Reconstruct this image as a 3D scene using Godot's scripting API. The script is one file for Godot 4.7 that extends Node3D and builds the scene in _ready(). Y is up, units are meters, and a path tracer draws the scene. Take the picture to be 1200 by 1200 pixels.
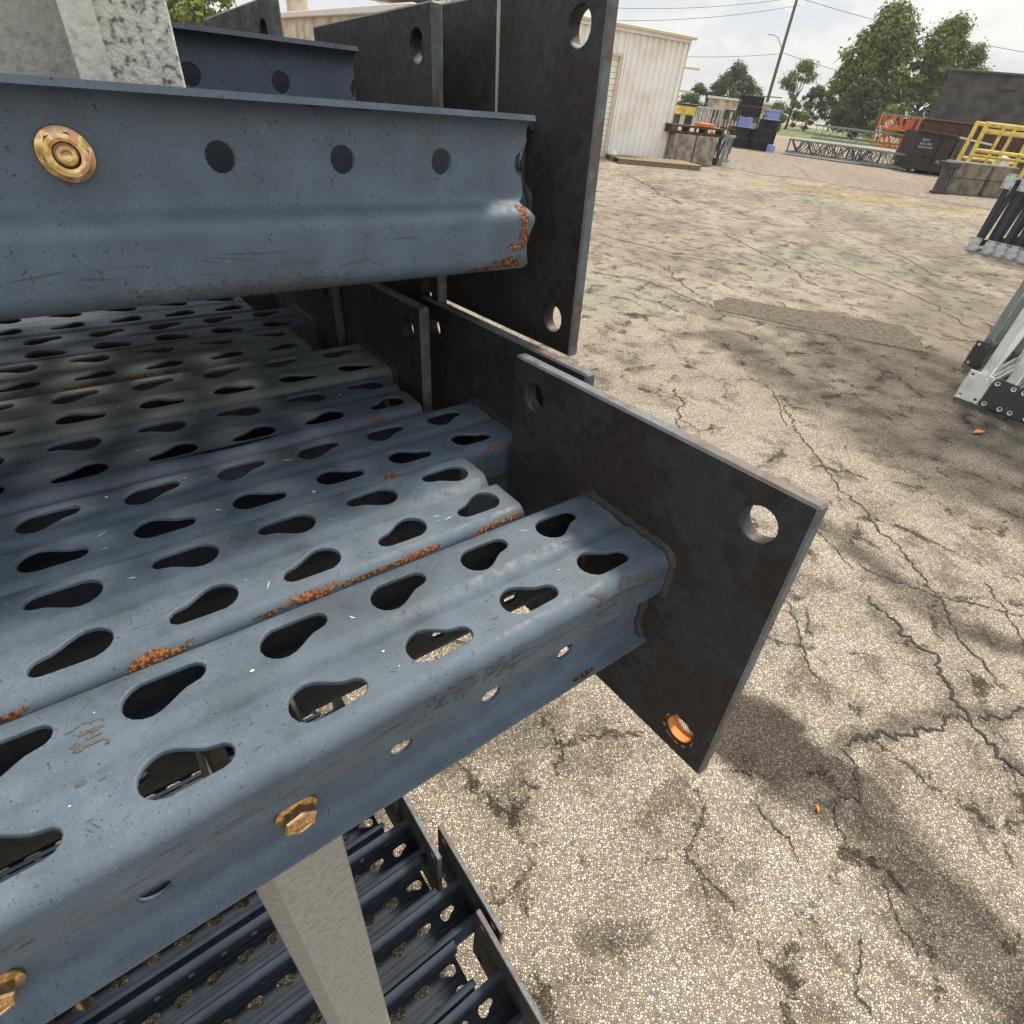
extends Node3D

const PITCH := 0.0508          # distance between two holes along a rack column
const HALF := 0.038            # half width of a rack column
const DEEP := 0.0705           # depth of a rack column
const SHEET := 0.0024          # steel thickness
const FRAME_DEPTH := 1.067     # depth of an upright frame

var M := {}
var taken := {}
var noise_a := FastNoiseLite.new()


# ------------------------------------------------------------------ mesh building
class MB:
	var v := PackedVector3Array()
	var n := PackedVector3Array()
	var c := PackedColorArray()
	var tint := Color.WHITE
	var use_c := false
	var within := Color.WHITE      # tone of the inner side of a sheet, darker on rack columns

	func put(p: Vector3, q: Vector3) -> void:
		v.append(p); n.append(q)
		if use_c: c.append(tint)

	func tri(a: Vector3, b: Vector3, d: Vector3, na: Vector3, nb: Vector3, nd: Vector3) -> void:
		if (b - a).cross(d - a).dot(na + nb + nd) > 0.0:
			put(a, na); put(d, nd); put(b, nb)
		else:
			put(a, na); put(b, nb); put(d, nd)

	func quad(a: Vector3, b: Vector3, d: Vector3, e: Vector3, na: Vector3, nb: Vector3, nd: Vector3, ne: Vector3) -> void:
		tri(a, b, d, na, nb, nd)
		tri(a, d, e, na, nd, ne)

	func fq(a: Vector3, b: Vector3, d: Vector3, e: Vector3, q: Vector3) -> void:
		quad(a, b, d, e, q, q, q, q)

	# a box with chamfered edges
	func box(at: Vector3, s: Vector3, b := Basis.IDENTITY, ch := 0.0) -> void:
		var h := s * 0.5
		var k := minf(ch, minf(h.x, minf(h.y, h.z)) * 0.9)
		for ax in 3:
			var u := (ax + 1) % 3
			var w := (ax + 2) % 3
			for sg in [-1.0, 1.0]:
				var nn := Vector3.ZERO; nn[ax] = sg
				var q := []
				for t in [[-1, -1], [1, -1], [1, 1], [-1, 1]]:
					var p := Vector3.ZERO
					p[ax] = sg * h[ax]; p[u] = t[0] * (h[u] - k); p[w] = t[1] * (h[w] - k)
					q.append(at + b * p)
				fq(q[0], q[1], q[2], q[3], (b * nn).normalized())
		if k <= 0.0:
			return
		for ax in 3:
			var u := (ax + 1) % 3
			var w := (ax + 2) % 3
			for su in [-1.0, 1.0]:
				for sw in [-1.0, 1.0]:
					var q := []
					for e in [[-1, 0], [1, 0], [1, 1], [-1, 1]]:
						var p := Vector3.ZERO
						p[ax] = e[0] * (h[ax] - k)
						p[u] = su * (h[u] - (k if e[1] == 1 else 0.0))
						p[w] = sw * (h[w] - (0.0 if e[1] == 1 else k))
						q.append(at + b * p)
					var nn := Vector3.ZERO; nn[u] = su; nn[w] = sw
					fq(q[0], q[1], q[2], q[3], (b * nn).normalized())
		for sx in [-1.0, 1.0]:
			for sy in [-1.0, 1.0]:
				for sz in [-1.0, 1.0]:
					var sg := Vector3(sx, sy, sz)
					var pts := []
					for ax in 3:
						var p := sg * (h - Vector3.ONE * k); p[ax] = sg[ax] * h[ax]
						pts.append(at + b * p)
					var nn := (b * sg).normalized()
					tri(pts[0], pts[1], pts[2], nn, nn, nn)

	# a bar of rectangular section between two points
	func bar(a: Vector3, e: Vector3, wide: float, thick: float, side := Vector3.UP, ch := 0.0) -> void:
		var x := (e - a).normalized()
		var z := x.cross(side).normalized()
		var y := z.cross(x)
		box((a + e) * 0.5, Vector3((e - a).length(), wide, thick), Basis(x, y, z), ch)

	func tube(pts: Array, radii: Array, sides := 8, cap := true) -> void:
		var rings := []
		var norms := []
		var ref := Vector3(0.123, 0.9, 0.31).normalized()
		for i in pts.size():
			var d: Vector3 = (pts[mini(i + 1, pts.size() - 1)] - pts[maxi(i - 1, 0)])
			d = d.normalized()
			var s := d.cross(ref)
			if s.length() < 0.05: s = d.cross(Vector3.RIGHT)
			s = s.normalized()
			ref = s.cross(d).normalized()
			var ring := []
			var nr := []
			for k in sides + 1:
				var a := TAU * k / sides
				var q := s * cos(a) + ref * sin(a)
				ring.append(pts[i] + q * radii[i]); nr.append(q)
			rings.append(ring); norms.append(nr)
		for i in pts.size() - 1:
			for k in sides:
				quad(rings[i][k], rings[i][k + 1], rings[i + 1][k + 1], rings[i + 1][k], norms[i][k], norms[i][k + 1], norms[i + 1][k + 1], norms[i + 1][k])
		if cap:
			for e in [0, pts.size() - 1]:
				var q: Vector3 = (pts[e] - pts[1 if e == 0 else e - 1]).normalized()
				for k in sides:
					tri(pts[e], rings[e][k], rings[e][k + 1], q, q, q)

	# a surface of revolution about the axis of b.y; profile of (radius, height)
	func lathe(at: Vector3, prof: Array, b := Basis.IDENTITY, sides := 24, flat_facets := false) -> void:
		for i in prof.size() - 1:
			var p: Vector2 = prof[i]
			var q: Vector2 = prof[i + 1]
			var d := q - p
			var nr := Vector2(d.y, -d.x).normalized()
			for k in sides:
				var a0 := TAU * k / sides
				var a1 := TAU * (k + 1) / sides
				var am := (a0 + a1) * 0.5
				var c0 := Vector3(cos(a0), 0, sin(a0)); var c1 := Vector3(cos(a1), 0, sin(a1)); var cm := Vector3(cos(am), 0, sin(am))
				var n0 := b * ((cm if flat_facets else c0) * nr.x + Vector3.UP * nr.y)
				var n1 := b * ((cm if flat_facets else c1) * nr.x + Vector3.UP * nr.y)
				quad(at + b * (c0 * p.x + Vector3.UP * p.y), at + b * (c1 * p.x + Vector3.UP * p.y), at + b * (c1 * q.x + Vector3.UP * q.y), at + b * (c0 * q.x + Vector3.UP * q.y), n0, n1, n1, n0)

	# one rectangular cell of a sheet with a hole in it
	func cell(o: Vector3, ux: Vector3, uz: Vector3, nn: Vector3, hx: float, hz: float, outline: PackedVector2Array, th: float, bev: float) -> void:
		var m := outline.size()
		var outn := []
		for i in m:
			var t := (outline[(i + 1) % m] - outline[(i + m - 1) % m]).normalized()
			var w := Vector2(t.y, -t.x)
			if w.dot(outline[i]) < 0.0: w = -w
			outn.append(w)
		var P := []; var B := []; var Q := []; var W := []
		for i in m:
			var p := outline[i]
			var pb: Vector2 = p + outn[i] * bev
			var s := minf(hx / maxf(absf(pb.x), 1e-9), hz / maxf(absf(pb.y), 1e-9))
			P.append(p); B.append(pb); Q.append(pb * s)
			W.append((ux * outn[i].x + uz * outn[i].y) * -1.0)
		var lift := func(p: Vector2, d: float) -> Vector3: return o + ux * p.x + uz * p.y - nn * d
		for i in m:
			var j := (i + 1) % m
			fq(lift.call(B[i], 0.0), lift.call(B[j], 0.0), lift.call(Q[j], 0.0), lift.call(Q[i], 0.0), nn)
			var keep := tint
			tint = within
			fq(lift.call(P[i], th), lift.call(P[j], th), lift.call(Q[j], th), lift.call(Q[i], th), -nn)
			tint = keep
			var ni: Vector3 = (W[i] + nn * 0.3).normalized(); var nj: Vector3 = (W[j] + nn * 0.3).normalized()
			quad(lift.call(B[i], 0.0), lift.call(B[j], 0.0), lift.call(P[j], bev), lift.call(P[i], bev), nn, nn, nj, ni)
			quad(lift.call(P[i], bev), lift.call(P[j], bev), lift.call(P[j], th), lift.call(P[i], th), ni, nj, W[j], W[i])
			var qa: Vector2 = Q[i]; var qb: Vector2 = Q[j]
			var ia := absf(absf(qa.x) - hx) < 1e-6; var ib := absf(absf(qb.x) - hx) < 1e-6
			if ia != ib:
				var cx: float = (qa.x if ia else qb.x); var cy: float = (qb.y if ia else qa.y)
				var cc := Vector2(cx, cy)
				if cc.distance_to(qa) > 1e-6 and cc.distance_to(qb) > 1e-6:
					tri(lift.call(qa, 0.0), lift.call(cc, 0.0), lift.call(qb, 0.0), nn, nn, nn)
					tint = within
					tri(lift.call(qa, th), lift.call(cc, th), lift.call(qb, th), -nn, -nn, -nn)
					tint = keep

	# an extruded flat polygon (points in x, y), from z0 to z1
	func prism(poly: PackedVector2Array, z0: float, z1: float, t := Transform3D.IDENTITY) -> void:
		var ids := Geometry2D.triangulate_polygon(poly)
		for zz in [z0, z1]:
			var q := (t.basis * Vector3(0, 0, signf(zz - (z0 + z1) * 0.5))).normalized()
			for k in range(0, ids.size(), 3):
				tri(t * Vector3(poly[ids[k]].x, poly[ids[k]].y, zz), t * Vector3(poly[ids[k + 1]].x, poly[ids[k + 1]].y, zz), t * Vector3(poly[ids[k + 2]].x, poly[ids[k + 2]].y, zz), q, q, q)
		var ccw := -1.0 if Geometry2D.is_polygon_clockwise(poly) else 1.0
		for i in poly.size():
			var a := poly[i]; var b := poly[(i + 1) % poly.size()]
			var e := b - a
			var q := (t.basis * Vector3(e.y, -e.x, 0)).normalized() * ccw
			fq(t * Vector3(a.x, a.y, z0), t * Vector3(b.x, b.y, z0), t * Vector3(b.x, b.y, z1), t * Vector3(a.x, a.y, z1), q)

	func mesh() -> ArrayMesh:
		var arr := []
		arr.resize(Mesh.ARRAY_MAX)
		arr[Mesh.ARRAY_VERTEX] = v
		arr[Mesh.ARRAY_NORMAL] = n
		if use_c: arr[Mesh.ARRAY_COLOR] = c
		var out := ArrayMesh.new()
		if v.size() > 0: out.add_surface_from_arrays(Mesh.PRIMITIVE_TRIANGLES, arr)
		return out


# ------------------------------------------------------------------ scene tree helpers
func numbered(called: String) -> String:
	var k: int = taken.get(called, 0)
	taken[called] = k + 1
	return called if k == 0 else "%s_%03d" % [called, k]


func tag(o: Node, label: String, category := "", group := "") -> Node:
	o.set_meta("label", label)
	if category: o.set_meta("category", category)
	if group: o.set_meta("group", group)
	return o


func thing(called: String, label: String, category: String, t := Transform3D.IDENTITY, group := "") -> Node3D:
	var o := Node3D.new()
	o.name = numbered(called)
	add_child(o)
	o.transform = t
	tag(o, label, category, group)
	return o


func part(called: String, mesh: Mesh, m: Material, parent: Node, t := Transform3D.IDENTITY) -> MeshInstance3D:
	var o := MeshInstance3D.new()
	o.name = called
	o.mesh = mesh
	o.material_override = m
	o.transform = t
	if parent == self: o.name = numbered(called)
	else:
		var k := 0
		while parent.has_node(NodePath(o.name)):
			k += 1
			o.name = "%s_%03d" % [called, k]
	parent.add_child(o)
	return o


func structure(called: String, mesh: Mesh, m: Material) -> MeshInstance3D:
	var o := part(called, mesh, m, self)
	o.set_meta("kind", "structure")
	return o


func yaw_at(at: Vector3, dir_x: float, dir_z: float) -> Transform3D:   # local x runs along (dir_x, dir_z)
	var x := Vector3(dir_x, 0, dir_z).normalized()
	return Transform3D(Basis(x, Vector3.UP, x.cross(Vector3.UP)), at)


# ------------------------------------------------------------------ textures and materials
func fnl(s: int, freq: float, kind := FastNoiseLite.TYPE_SIMPLEX_SMOOTH, oct := 4) -> FastNoiseLite:
	var f := FastNoiseLite.new()
	f.seed = s; f.frequency = freq; f.noise_type = kind
	f.fractal_type = FastNoiseLite.FRACTAL_FBM if oct > 1 else FastNoiseLite.FRACTAL_NONE
	f.fractal_octaves = maxi(oct, 1)
	return f


func grey(f: FastNoiseLite, size: int) -> PackedByteArray:
	var im := f.get_seamless_image(size, size, false, false, 0.15, true)
	im.convert(Image.FORMAT_L8)
	return im.get_data()


func tex_of(size: int, bytes: PackedByteArray, rgb := true) -> ImageTexture:
	return ImageTexture.create_from_image(Image.create_from_data(size, size, false, Image.FORMAT_RGB8 if rgb else Image.FORMAT_L8, bytes))


func ramp_tex(size: int, f: FastNoiseLite, stops: Array) -> ImageTexture:   # stops: [[at, Color], ...]
	var g := Gradient.new()
	var offs := PackedFloat32Array(); var cols := PackedColorArray()
	for s in stops: offs.append(s[0]); cols.append(s[1])
	g.offsets = offs; g.colors = cols
	var lut := []
	for k in 256: lut.append(g.sample(k / 255.0))
	var src := grey(f, size)
	var out := PackedByteArray(); out.resize(size * size * 3)
	for k in src.size():
		var q: Color = lut[src[k]]
		out[k * 3] = q.r8; out[k * 3 + 1] = q.g8; out[k * 3 + 2] = q.b8
	return tex_of(size, out)


func bump_tex(size: int, f: FastNoiseLite) -> ImageTexture:
	return tex_of(size, grey(f, size), false)


func mat(lin: Color, rough := 0.6, metal := 0.0) -> StandardMaterial3D:
	var m := StandardMaterial3D.new()
	m.albedo_color = lin.linear_to_srgb()
	m.roughness = rough
	m.metallic = metal
	return m


func skin(m: StandardMaterial3D, t: Texture2D, tile: float, world := false) -> StandardMaterial3D:
	m.albedo_texture = t
	m.uv1_triplanar = true
	m.uv1_world_triplanar = world
	m.uv1_scale = Vector3.ONE / tile
	m.uv1_triplanar_sharpness = 4.0
	return m


func relief(m: StandardMaterial3D, t: Texture2D, cm: float) -> StandardMaterial3D:
	m.heightmap_enabled = true
	m.heightmap_texture = t
	m.heightmap_scale = cm
	return m


func grime(m: StandardMaterial3D, t: Texture2D, tile: float, world := false) -> StandardMaterial3D:
	m.detail_enabled = true
	m.detail_blend_mode = BaseMaterial3D.BLEND_MODE_MUL
	m.detail_uv_layer = BaseMaterial3D.DETAIL_UV_2
	m.detail_albedo = t
	m.uv2_triplanar = true
	m.uv2_world_triplanar = world
	m.uv2_scale = Vector3.ONE / tile
	return m


func g1(x: float) -> Color: return Color(x, x, x)


func make_textures_and_materials() -> void:
	# worn paint: fine mottling, dark flecks, a few pale nicks
	var size := 1024
	var a := grey(fnl(3, 0.012, FastNoiseLite.TYPE_SIMPLEX_SMOOTH, 5), size)
	var b := grey(fnl(4, 0.11, FastNoiseLite.TYPE_SIMPLEX, 2), size)
	var d := grey(fnl(5, 0.045, FastNoiseLite.TYPE_SIMPLEX, 4), size)
	var paint := PackedByteArray(); paint.resize(size * size * 3)
	var rough := PackedByteArray(); rough.resize(size * size)
	for k in a.size():
		var x := 0.83 + 0.16 * (a[k] / 255.0 - 0.5) + 0.05 * (b[k] / 255.0 - 0.5) + 0.06 * (d[k] / 255.0 - 0.5)
		var r := x; var g := x; var u := x
		if b[k] > 224 and d[k] > 135:
			r *= 0.62; g *= 0.6; u *= 0.58
		elif b[k] < 34 and d[k] < 92:
			r = minf(1.0, r * 1.32); g = minf(1.0, g * 1.3); u = minf(1.0, u * 1.28)
		if d[k] > 218: # scuffed to brown primer
			r *= 0.86; g *= 0.78; u *= 0.72
		paint[k * 3] = int(clampf(r, 0, 1) * 255); paint[k * 3 + 1] = int(clampf(g, 0, 1) * 255); paint[k * 3 + 2] = int(clampf(u, 0, 1) * 255)
		rough[k] = int(clampf(0.6 + 0.28 * (d[k] / 255.0 - 0.35) + 0.2 * (a[k] / 255.0 - 0.5), 0.2, 0.95) * 255)
	var paint_t := tex_of(size, paint)
	var rough_t := tex_of(size, rough, false)
	var peel := bump_tex(512, fnl(6, 0.06, FastNoiseLite.TYPE_SIMPLEX_SMOOTH, 2))
	var streak := ramp_tex(512, fnl(8, 0.008, FastNoiseLite.TYPE_SIMPLEX, 5), [[0.0, g1(0.72)], [0.45, g1(0.93)], [1.0, g1(1.0)]])
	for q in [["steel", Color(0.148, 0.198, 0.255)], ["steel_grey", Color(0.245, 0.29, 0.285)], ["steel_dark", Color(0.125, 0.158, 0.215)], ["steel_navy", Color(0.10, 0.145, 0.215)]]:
		var m := relief(grime(skin(mat(q[1], 1.0), paint_t, 0.34), streak, 0.9), peel, 0.004)
		m.roughness_texture = rough_t
		m.vertex_color_use_as_albedo = true
		m.metallic_specular = 0.45
		M[q[0]] = m
	# mill-scale plates: blackish brown with blue-grey areas
	a = grey(fnl(13, 0.006, FastNoiseLite.TYPE_SIMPLEX_SMOOTH, 5), size)
	b = grey(fnl(14, 0.03, FastNoiseLite.TYPE_SIMPLEX, 4), size)
	var f := fnl(15, 0.06, FastNoiseLite.TYPE_SIMPLEX, 3); f.fractal_type = FastNoiseLite.FRACTAL_RIDGED
	d = grey(f, size)
	var scale_im := PackedByteArray(); scale_im.resize(size * size * 3)
	for k in a.size():
		var t := smoothstep(0.46, 0.56, a[k] / 255.0 + 0.16 * (b[k] / 255.0 - 0.5))
		var crack := smoothstep(0.62, 0.95, d[k] / 255.0)
		var brown := Color(0.455, 0.40, 0.37); var blue := Color(0.455, 0.472, 0.488)
		var q := brown.lerp(blue, t)
		q = q * (0.87 + 0.2 * (b[k] / 255.0 - 0.5) + (0.16 * crack * (0.35 + t)))
		scale_im[k * 3] = int(clampf(q.r, 0, 1) * 255); scale_im[k * 3 + 1] = int(clampf(q.g, 0, 1) * 255); scale_im[k * 3 + 2] = int(clampf(q.b, 0, 1) * 255)
	var scale_t := tex_of(size, scale_im)
	var scale_b := tex_of(size, d, false)
	for k in 4:
		var m := relief(skin(mat(g1(1.0), 0.55), scale_t, 0.42), scale_b, 0.012)
		m.vertex_color_use_as_albedo = true
		m.uv1_offset = [Vector3(0.21, 0.36, 0.62), Vector3(0.1, 0.7, 0.35), Vector3(0.62, 0.2, 0.1), Vector3(0.4, 0.9, 0.8)][k]
		m.roughness_texture = rough_t
		m.roughness = 1.0
		M["plate%d" % k] = m
	# galvanised / buff braces
	var buff := ramp_tex(512, fnl(21, 0.02, FastNoiseLite.TYPE_SIMPLEX, 5), [[0.0, Color(0.6, 0.58, 0.54)], [0.3, Color(0.86, 0.85, 0.82)], [0.7, Color(0.95, 0.94, 0.92)], [1.0, Color(1, 1, 1)]])
	var pits := bump_tex(512, fnl(22, 0.06, FastNoiseLite.TYPE_SIMPLEX, 3))
	var fine_grey := ramp_tex(512, fnl(24, 0.03, FastNoiseLite.TYPE_SIMPLEX, 6), [[0.0, Color(0.78, 0.77, 0.74)], [0.35, Color(0.92, 0.915, 0.9)], [1.0, Color(1, 1, 1)]])
	M.buff = relief(skin(mat(Color(0.33, 0.32, 0.29), 0.6), fine_grey, 0.12), pits, 0.02)
	var dirty := ramp_tex(512, fnl(23, 0.022, FastNoiseLite.TYPE_SIMPLEX, 6), [[0.0, Color(0.3, 0.3, 0.29)], [0.22, Color(0.6, 0.6, 0.58)], [0.34, Color(0.84, 0.84, 0.82)], [0.7, Color(0.95, 0.95, 0.93)], [1.0, Color(1, 1, 0.98)]])
	M.galv = relief(skin(mat(Color(0.60, 0.60, 0.57), 0.55, 0.0), dirty, 0.06), pits, 0.03)
	M.galv_clean = relief(skin(mat(Color(0.56, 0.56, 0.51), 0.5), fine_grey, 0.09), pits, 0.02)
	# rust, weld, bolts
	var rust_t := ramp_tex(512, fnl(31, 0.03, FastNoiseLite.TYPE_SIMPLEX, 4), [[0.0, Color(0.22, 0.12, 0.08)], [0.36, Color(0.43, 0.24, 0.14)], [0.56, Color(0.62, 0.37, 0.19)], [0.72, Color(0.76, 0.58, 0.38)], [1.0, Color(0.85, 0.78, 0.68)]])
	M.worn = relief(skin(mat(Color(0.42, 0.36, 0.30), 0.8), buff, 0.05), pits, 0.02)
	M.rust = skin(mat(Color(0.56, 0.50, 0.45), 0.9), rust_t, 0.035)
	M.rust_bright = mat(Color(0.62, 0.24, 0.06), 0.8)
	M.rust_dark = skin(mat(Color(0.36, 0.33, 0.31), 0.95), rust_t, 0.05)
	M.scuff = relief(skin(mat(Color(0.11, 0.105, 0.1), 0.9), buff, 0.04), pits, 0.02)
	M.chip = mat(Color(0.72, 0.73, 0.72), 0.8)
	M.weld = relief(skin(mat(Color(0.042, 0.042, 0.044), 0.6), buff, 0.05), pits, 0.03)
	var zinc := ramp_tex(256, fnl(35, 0.02, FastNoiseLite.TYPE_SIMPLEX, 3), [[0.0, Color(0.55, 0.45, 0.26)], [0.35, Color(0.86, 0.73, 0.46)], [0.5, Color(0.93, 0.84, 0.64)], [0.65, Color(0.86, 0.62, 0.52)], [1.0, Color(0.66, 0.68, 0.42)]])
	M.zinc = skin(mat(g1(0.95), 0.33, 1.0), zinc, 0.05)
	# background stuff
	M.siding = grime(mat(Color(0.90, 0.875, 0.82), 0.6), ramp_tex(256, fnl(43, 0.02, FastNoiseLite.TYPE_SIMPLEX, 4), [[0.0, Color(0.9, 0.87, 0.82)], [0.5, g1(0.98)], [1.0, g1(1.0)]]), 5.0, true)
	M.siding_trim = mat(Color(0.62, 0.53, 0.40), 0.6)
	M.dark_gap = mat(Color(0.02, 0.02, 0.02), 0.9)
	M.wood = skin(mat(Color(0.30, 0.235, 0.16), 0.9), buff, 0.6)
	M.old_wood = skin(mat(Color(0.085, 0.055, 0.04), 0.9), buff, 0.3)
	var conc := ramp_tex(512, fnl(41, 0.012, FastNoiseLite.TYPE_SIMPLEX, 5), [[0.0, Color(0.6, 0.57, 0.52)], [0.5, Color(0.84, 0.82, 0.78)], [1.0, Color(1, 0.98, 0.95)]])
	M.concrete = skin(mat(Color(0.27, 0.24, 0.195), 0.9), conc, 3.0)
	M.concrete_wall = skin(mat(Color(0.40, 0.365, 0.32), 0.9), conc, 2.0)
	M.black_plastic = mat(Color(0.018, 0.018, 0.02), 0.55)
	M.blue_plastic = mat(Color(0.30, 0.40, 0.74), 0.5)
	M.orange = skin(mat(Color(0.80, 0.20, 0.05), 0.5), streak, 1.0)
	M.sage = skin(mat(Color(0.26, 0.31, 0.29), 0.55), streak, 1.0)
	M.dark_green = mat(Color(0.05, 0.057, 0.053), 0.5)
	M.leafy_green = skin(mat(Color(0.14, 0.185, 0.155), 0.45), streak, 1.0)
	M.far_blue = skin(mat(Color(0.055, 0.08, 0.14), 0.5), streak, 1.0)
	M.black_steel = skin(mat(Color(0.03, 0.035, 0.045), 0.5), streak, 1.0)
	M.white_paint = skin(mat(Color(0.80, 0.79, 0.75), 0.5), streak, 1.3)
	M.light_plate = skin(mat(Color(0.56, 0.56, 0.54), 0.6), streak, 0.5)
	M.yellow = skin(mat(Color(0.78, 0.58, 0.14), 0.5), streak, 1.2)
	M.dumpster = grime(skin(mat(Color(0.048, 0.038, 0.036), 0.75), conc, 1.4), rust_t, 6.0)
	M.dumpster.detail_enabled = false
	M.dumpster_grey = skin(mat(Color(0.11, 0.105, 0.105), 0.7), conc, 0.8)
	M.brown_steel = skin(mat(Color(0.115, 0.07, 0.045), 0.85), conc, 1.6)
	M.lettering = mat(Color(0.62, 0.6, 0.56), 0.8)
	M.grey_wall = grime(skin(mat(Color(0.125, 0.122, 0.125), 0.8), conc, 5.0, true), streak, 9.0, true)
	M.cream_wall = skin(mat(Color(0.74, 0.64, 0.54), 0.8), conc, 6.0, true)
	M.roof = mat(Color(0.62, 0.58, 0.52), 0.7)
	M.window = mat(Color(0.05, 0.06, 0.07), 0.2)
	M.pole = skin(mat(Color(0.15, 0.135, 0.115), 0.9), buff, 0.8)
	M.wire = mat(Color(0.03, 0.03, 0.033), 0.6)
	M.bark = skin(mat(Color(0.11, 0.085, 0.06), 0.95), buff, 0.8)
	M.galv_wire = mat(Color(0.5, 0.5, 0.48), 0.45, 0.6)
	M.leaf_orange = mat(Color(0.5, 0.17, 0.035), 0.7)
	for q in [["leaf_green", Color(0.125, 0.15, 0.028)], ["leaf_dark", Color(0.06, 0.088, 0.028)], ["leaf_light", Color(0.17, 0.205, 0.045)]]:
		var m := mat(q[1], 0.6)
		m.vertex_color_use_as_albedo = true
		m.albedo_color = Color.WHITE
		m.metallic_specular = 0.2
		m.set_meta("base", q[1])
		m.backlight_enabled = true
		m.backlight = Color(0.35, 0.4, 0.12)
		M[q[0]] = m
	make_ground_materials()


func make_ground_materials() -> void:
	var size := 1024
	# stones: a wrapped field of jittered cells, so that the tile has no seams
	var cells := 86
	var rng := RandomNumberGenerator.new(); rng.seed = 51
	var px := PackedFloat32Array(); var py := PackedFloat32Array(); var pw := PackedFloat32Array(); var pv := PackedByteArray()
	for k in cells * cells:
		px.append(rng.randf()); py.append(rng.randf()); pw.append(rng.randf() * 0.35); pv.append(rng.randi() % 256)
	var cellv := PackedByteArray(); cellv.resize(size * size)
	var edge := PackedByteArray(); edge.resize(size * size)
	var step := cells / float(size)
	for j in size:
		var y := j * step
		var cy := int(y)
		for i in size:
			var x := i * step
			var cx := int(x)
			var d1 := 9.0; var d2 := 9.0; var who := 0
			for oy in [-1, 0, 1]:
				var gy: int = cy + oy
				var row: int = posmod(gy, cells) * cells
				for ox in [-1, 0, 1]:
					var gx: int = cx + ox
					var at: int = row + posmod(gx, cells)
					var dx := gx + px[at] - x
					var dy := gy + py[at] - y
					var d := dx * dx + dy * dy + pw[at]
					if d < d1:
						d2 = d1; d1 = d; who = at
					elif d < d2: d2 = d
			cellv[j * size + i] = pv[who]
			edge[j * size + i] = int(clampf((sqrt(d2) - sqrt(d1)) * 255.0, 0, 255))
	var fine := grey(fnl(52, 0.2, FastNoiseLite.TYPE_SIMPLEX, 2), size)
	var wide := grey(fnl(53, 0.014, FastNoiseLite.TYPE_SIMPLEX, 4), size)
	var out := PackedByteArray(); out.resize(size * size * 3)
	var high := PackedByteArray(); high.resize(size * size)
	var kinds := [Color(0.86, 0.83, 0.78), Color(0.78, 0.735, 0.66), Color(0.88, 0.85, 0.81), Color(0.66, 0.62, 0.58), Color(0.76, 0.69, 0.60), Color(0.83, 0.78, 0.71), Color(0.60, 0.57, 0.54), Color(0.91, 0.89, 0.86), Color(0.82, 0.75, 0.66), Color(0.50, 0.47, 0.45)]
	for k in cellv.size():
		var cv := cellv[k]
		var w := wide[k] / 255.0
		var sunk := cv < int(22.0 + 70.0 * smoothstep(0.5, 0.9, w))   # stones still covered by the dark binder
		var e := smoothstep(0.05, 0.34, edge[k] / 255.0)
		var stone: Color = kinds[(cv * 7) % 10]
		if sunk: stone = Color(0.46, 0.43, 0.395).lerp(stone, 0.3)
		var q := Color(0.49, 0.465, 0.43).lerp(stone, e) * (0.9 + 0.2 * (fine[k] / 255.0))
		out[k * 3] = int(clampf(q.r, 0, 1) * 255); out[k * 3 + 1] = int(clampf(q.g, 0, 1) * 255); out[k * 3 + 2] = int(clampf(q.b, 0, 1) * 255)
		high[k] = int(clampf((0.3 if sunk else 0.75) * e + 0.2 * fine[k] / 255.0, 0, 1) * 255)
	var agg := tex_of(size, out)
	var agg_b := tex_of(size, high, false)
	# what the sun and the tyres have left: patches of bare binder, and a web of hair cracks
	size = 2048
	var patchy := fnl(54, 0.011, FastNoiseLite.TYPE_SIMPLEX, 7)
	patchy.fractal_gain = 0.68
	patchy.domain_warp_enabled = true; patchy.domain_warp_amplitude = 90.0; patchy.domain_warp_frequency = 0.005
	var pa := grey(patchy, size)
	var web := fnl(58, 0.0085, FastNoiseLite.TYPE_CELLULAR, 1)
	web.cellular_return_type = FastNoiseLite.RETURN_DISTANCE2_SUB
	web.domain_warp_enabled = true; web.domain_warp_amplitude = 55.0; web.domain_warp_frequency = 0.012
	web.domain_warp_fractal_type = FastNoiseLite.DOMAIN_WARP_FRACTAL_PROGRESSIVE; web.domain_warp_fractal_octaves = 5
	var wa := grey(web, size)
	var bl := PackedByteArray(); bl.resize(size * size * 3)
	var lut := []
	for k in 256:
		var t := k / 255.0
		lut.append(1.0 - 0.17 * (1.0 - smoothstep(0.28, 0.40, t)) - 0.05 * (1.0 - smoothstep(0.4, 0.7, t)))
	for k in pa.size():
		var x: float = lut[pa[k]]
		if wa[k] < 9: x *= 0.6 if pa[k] < 122 else (0.85 if pa[k] < 140 else 1.0)
		var y := int(x * 255)
		bl[k * 3] = y; bl[k * 3 + 1] = y - (2 if x < 0.9 else 0); bl[k * 3 + 2] = y - (4 if x < 0.9 else 0)
	var blot := tex_of(size, bl)
	var m := relief(grime(skin(mat(Color(1, 1, 1), 0.95), agg, 0.42, true), blot, 7.1, true), agg_b, 0.32)
	m.vertex_color_use_as_albedo = true
	m.metallic_specular = 0.3
	M.asphalt = m
	var p := relief(skin(mat(Color(0.42, 0.40, 0.37), 0.95), agg, 0.26, true), agg_b, 0.15)
	grime(p, blot, 1.7, true)
	p.metallic_specular = 0.3
	M.patch = p
	M.crack = skin(mat(Color(0.04, 0.036, 0.03), 1.0), M.rust.albedo_texture, 0.1, true)
	M.crack.albedo_texture = blot
	M.gravel = relief(grime(skin(mat(Color(1, 1, 1), 0.95), agg, 1.1, true), blot, 6.0, true), agg_b, 1.2)
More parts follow.
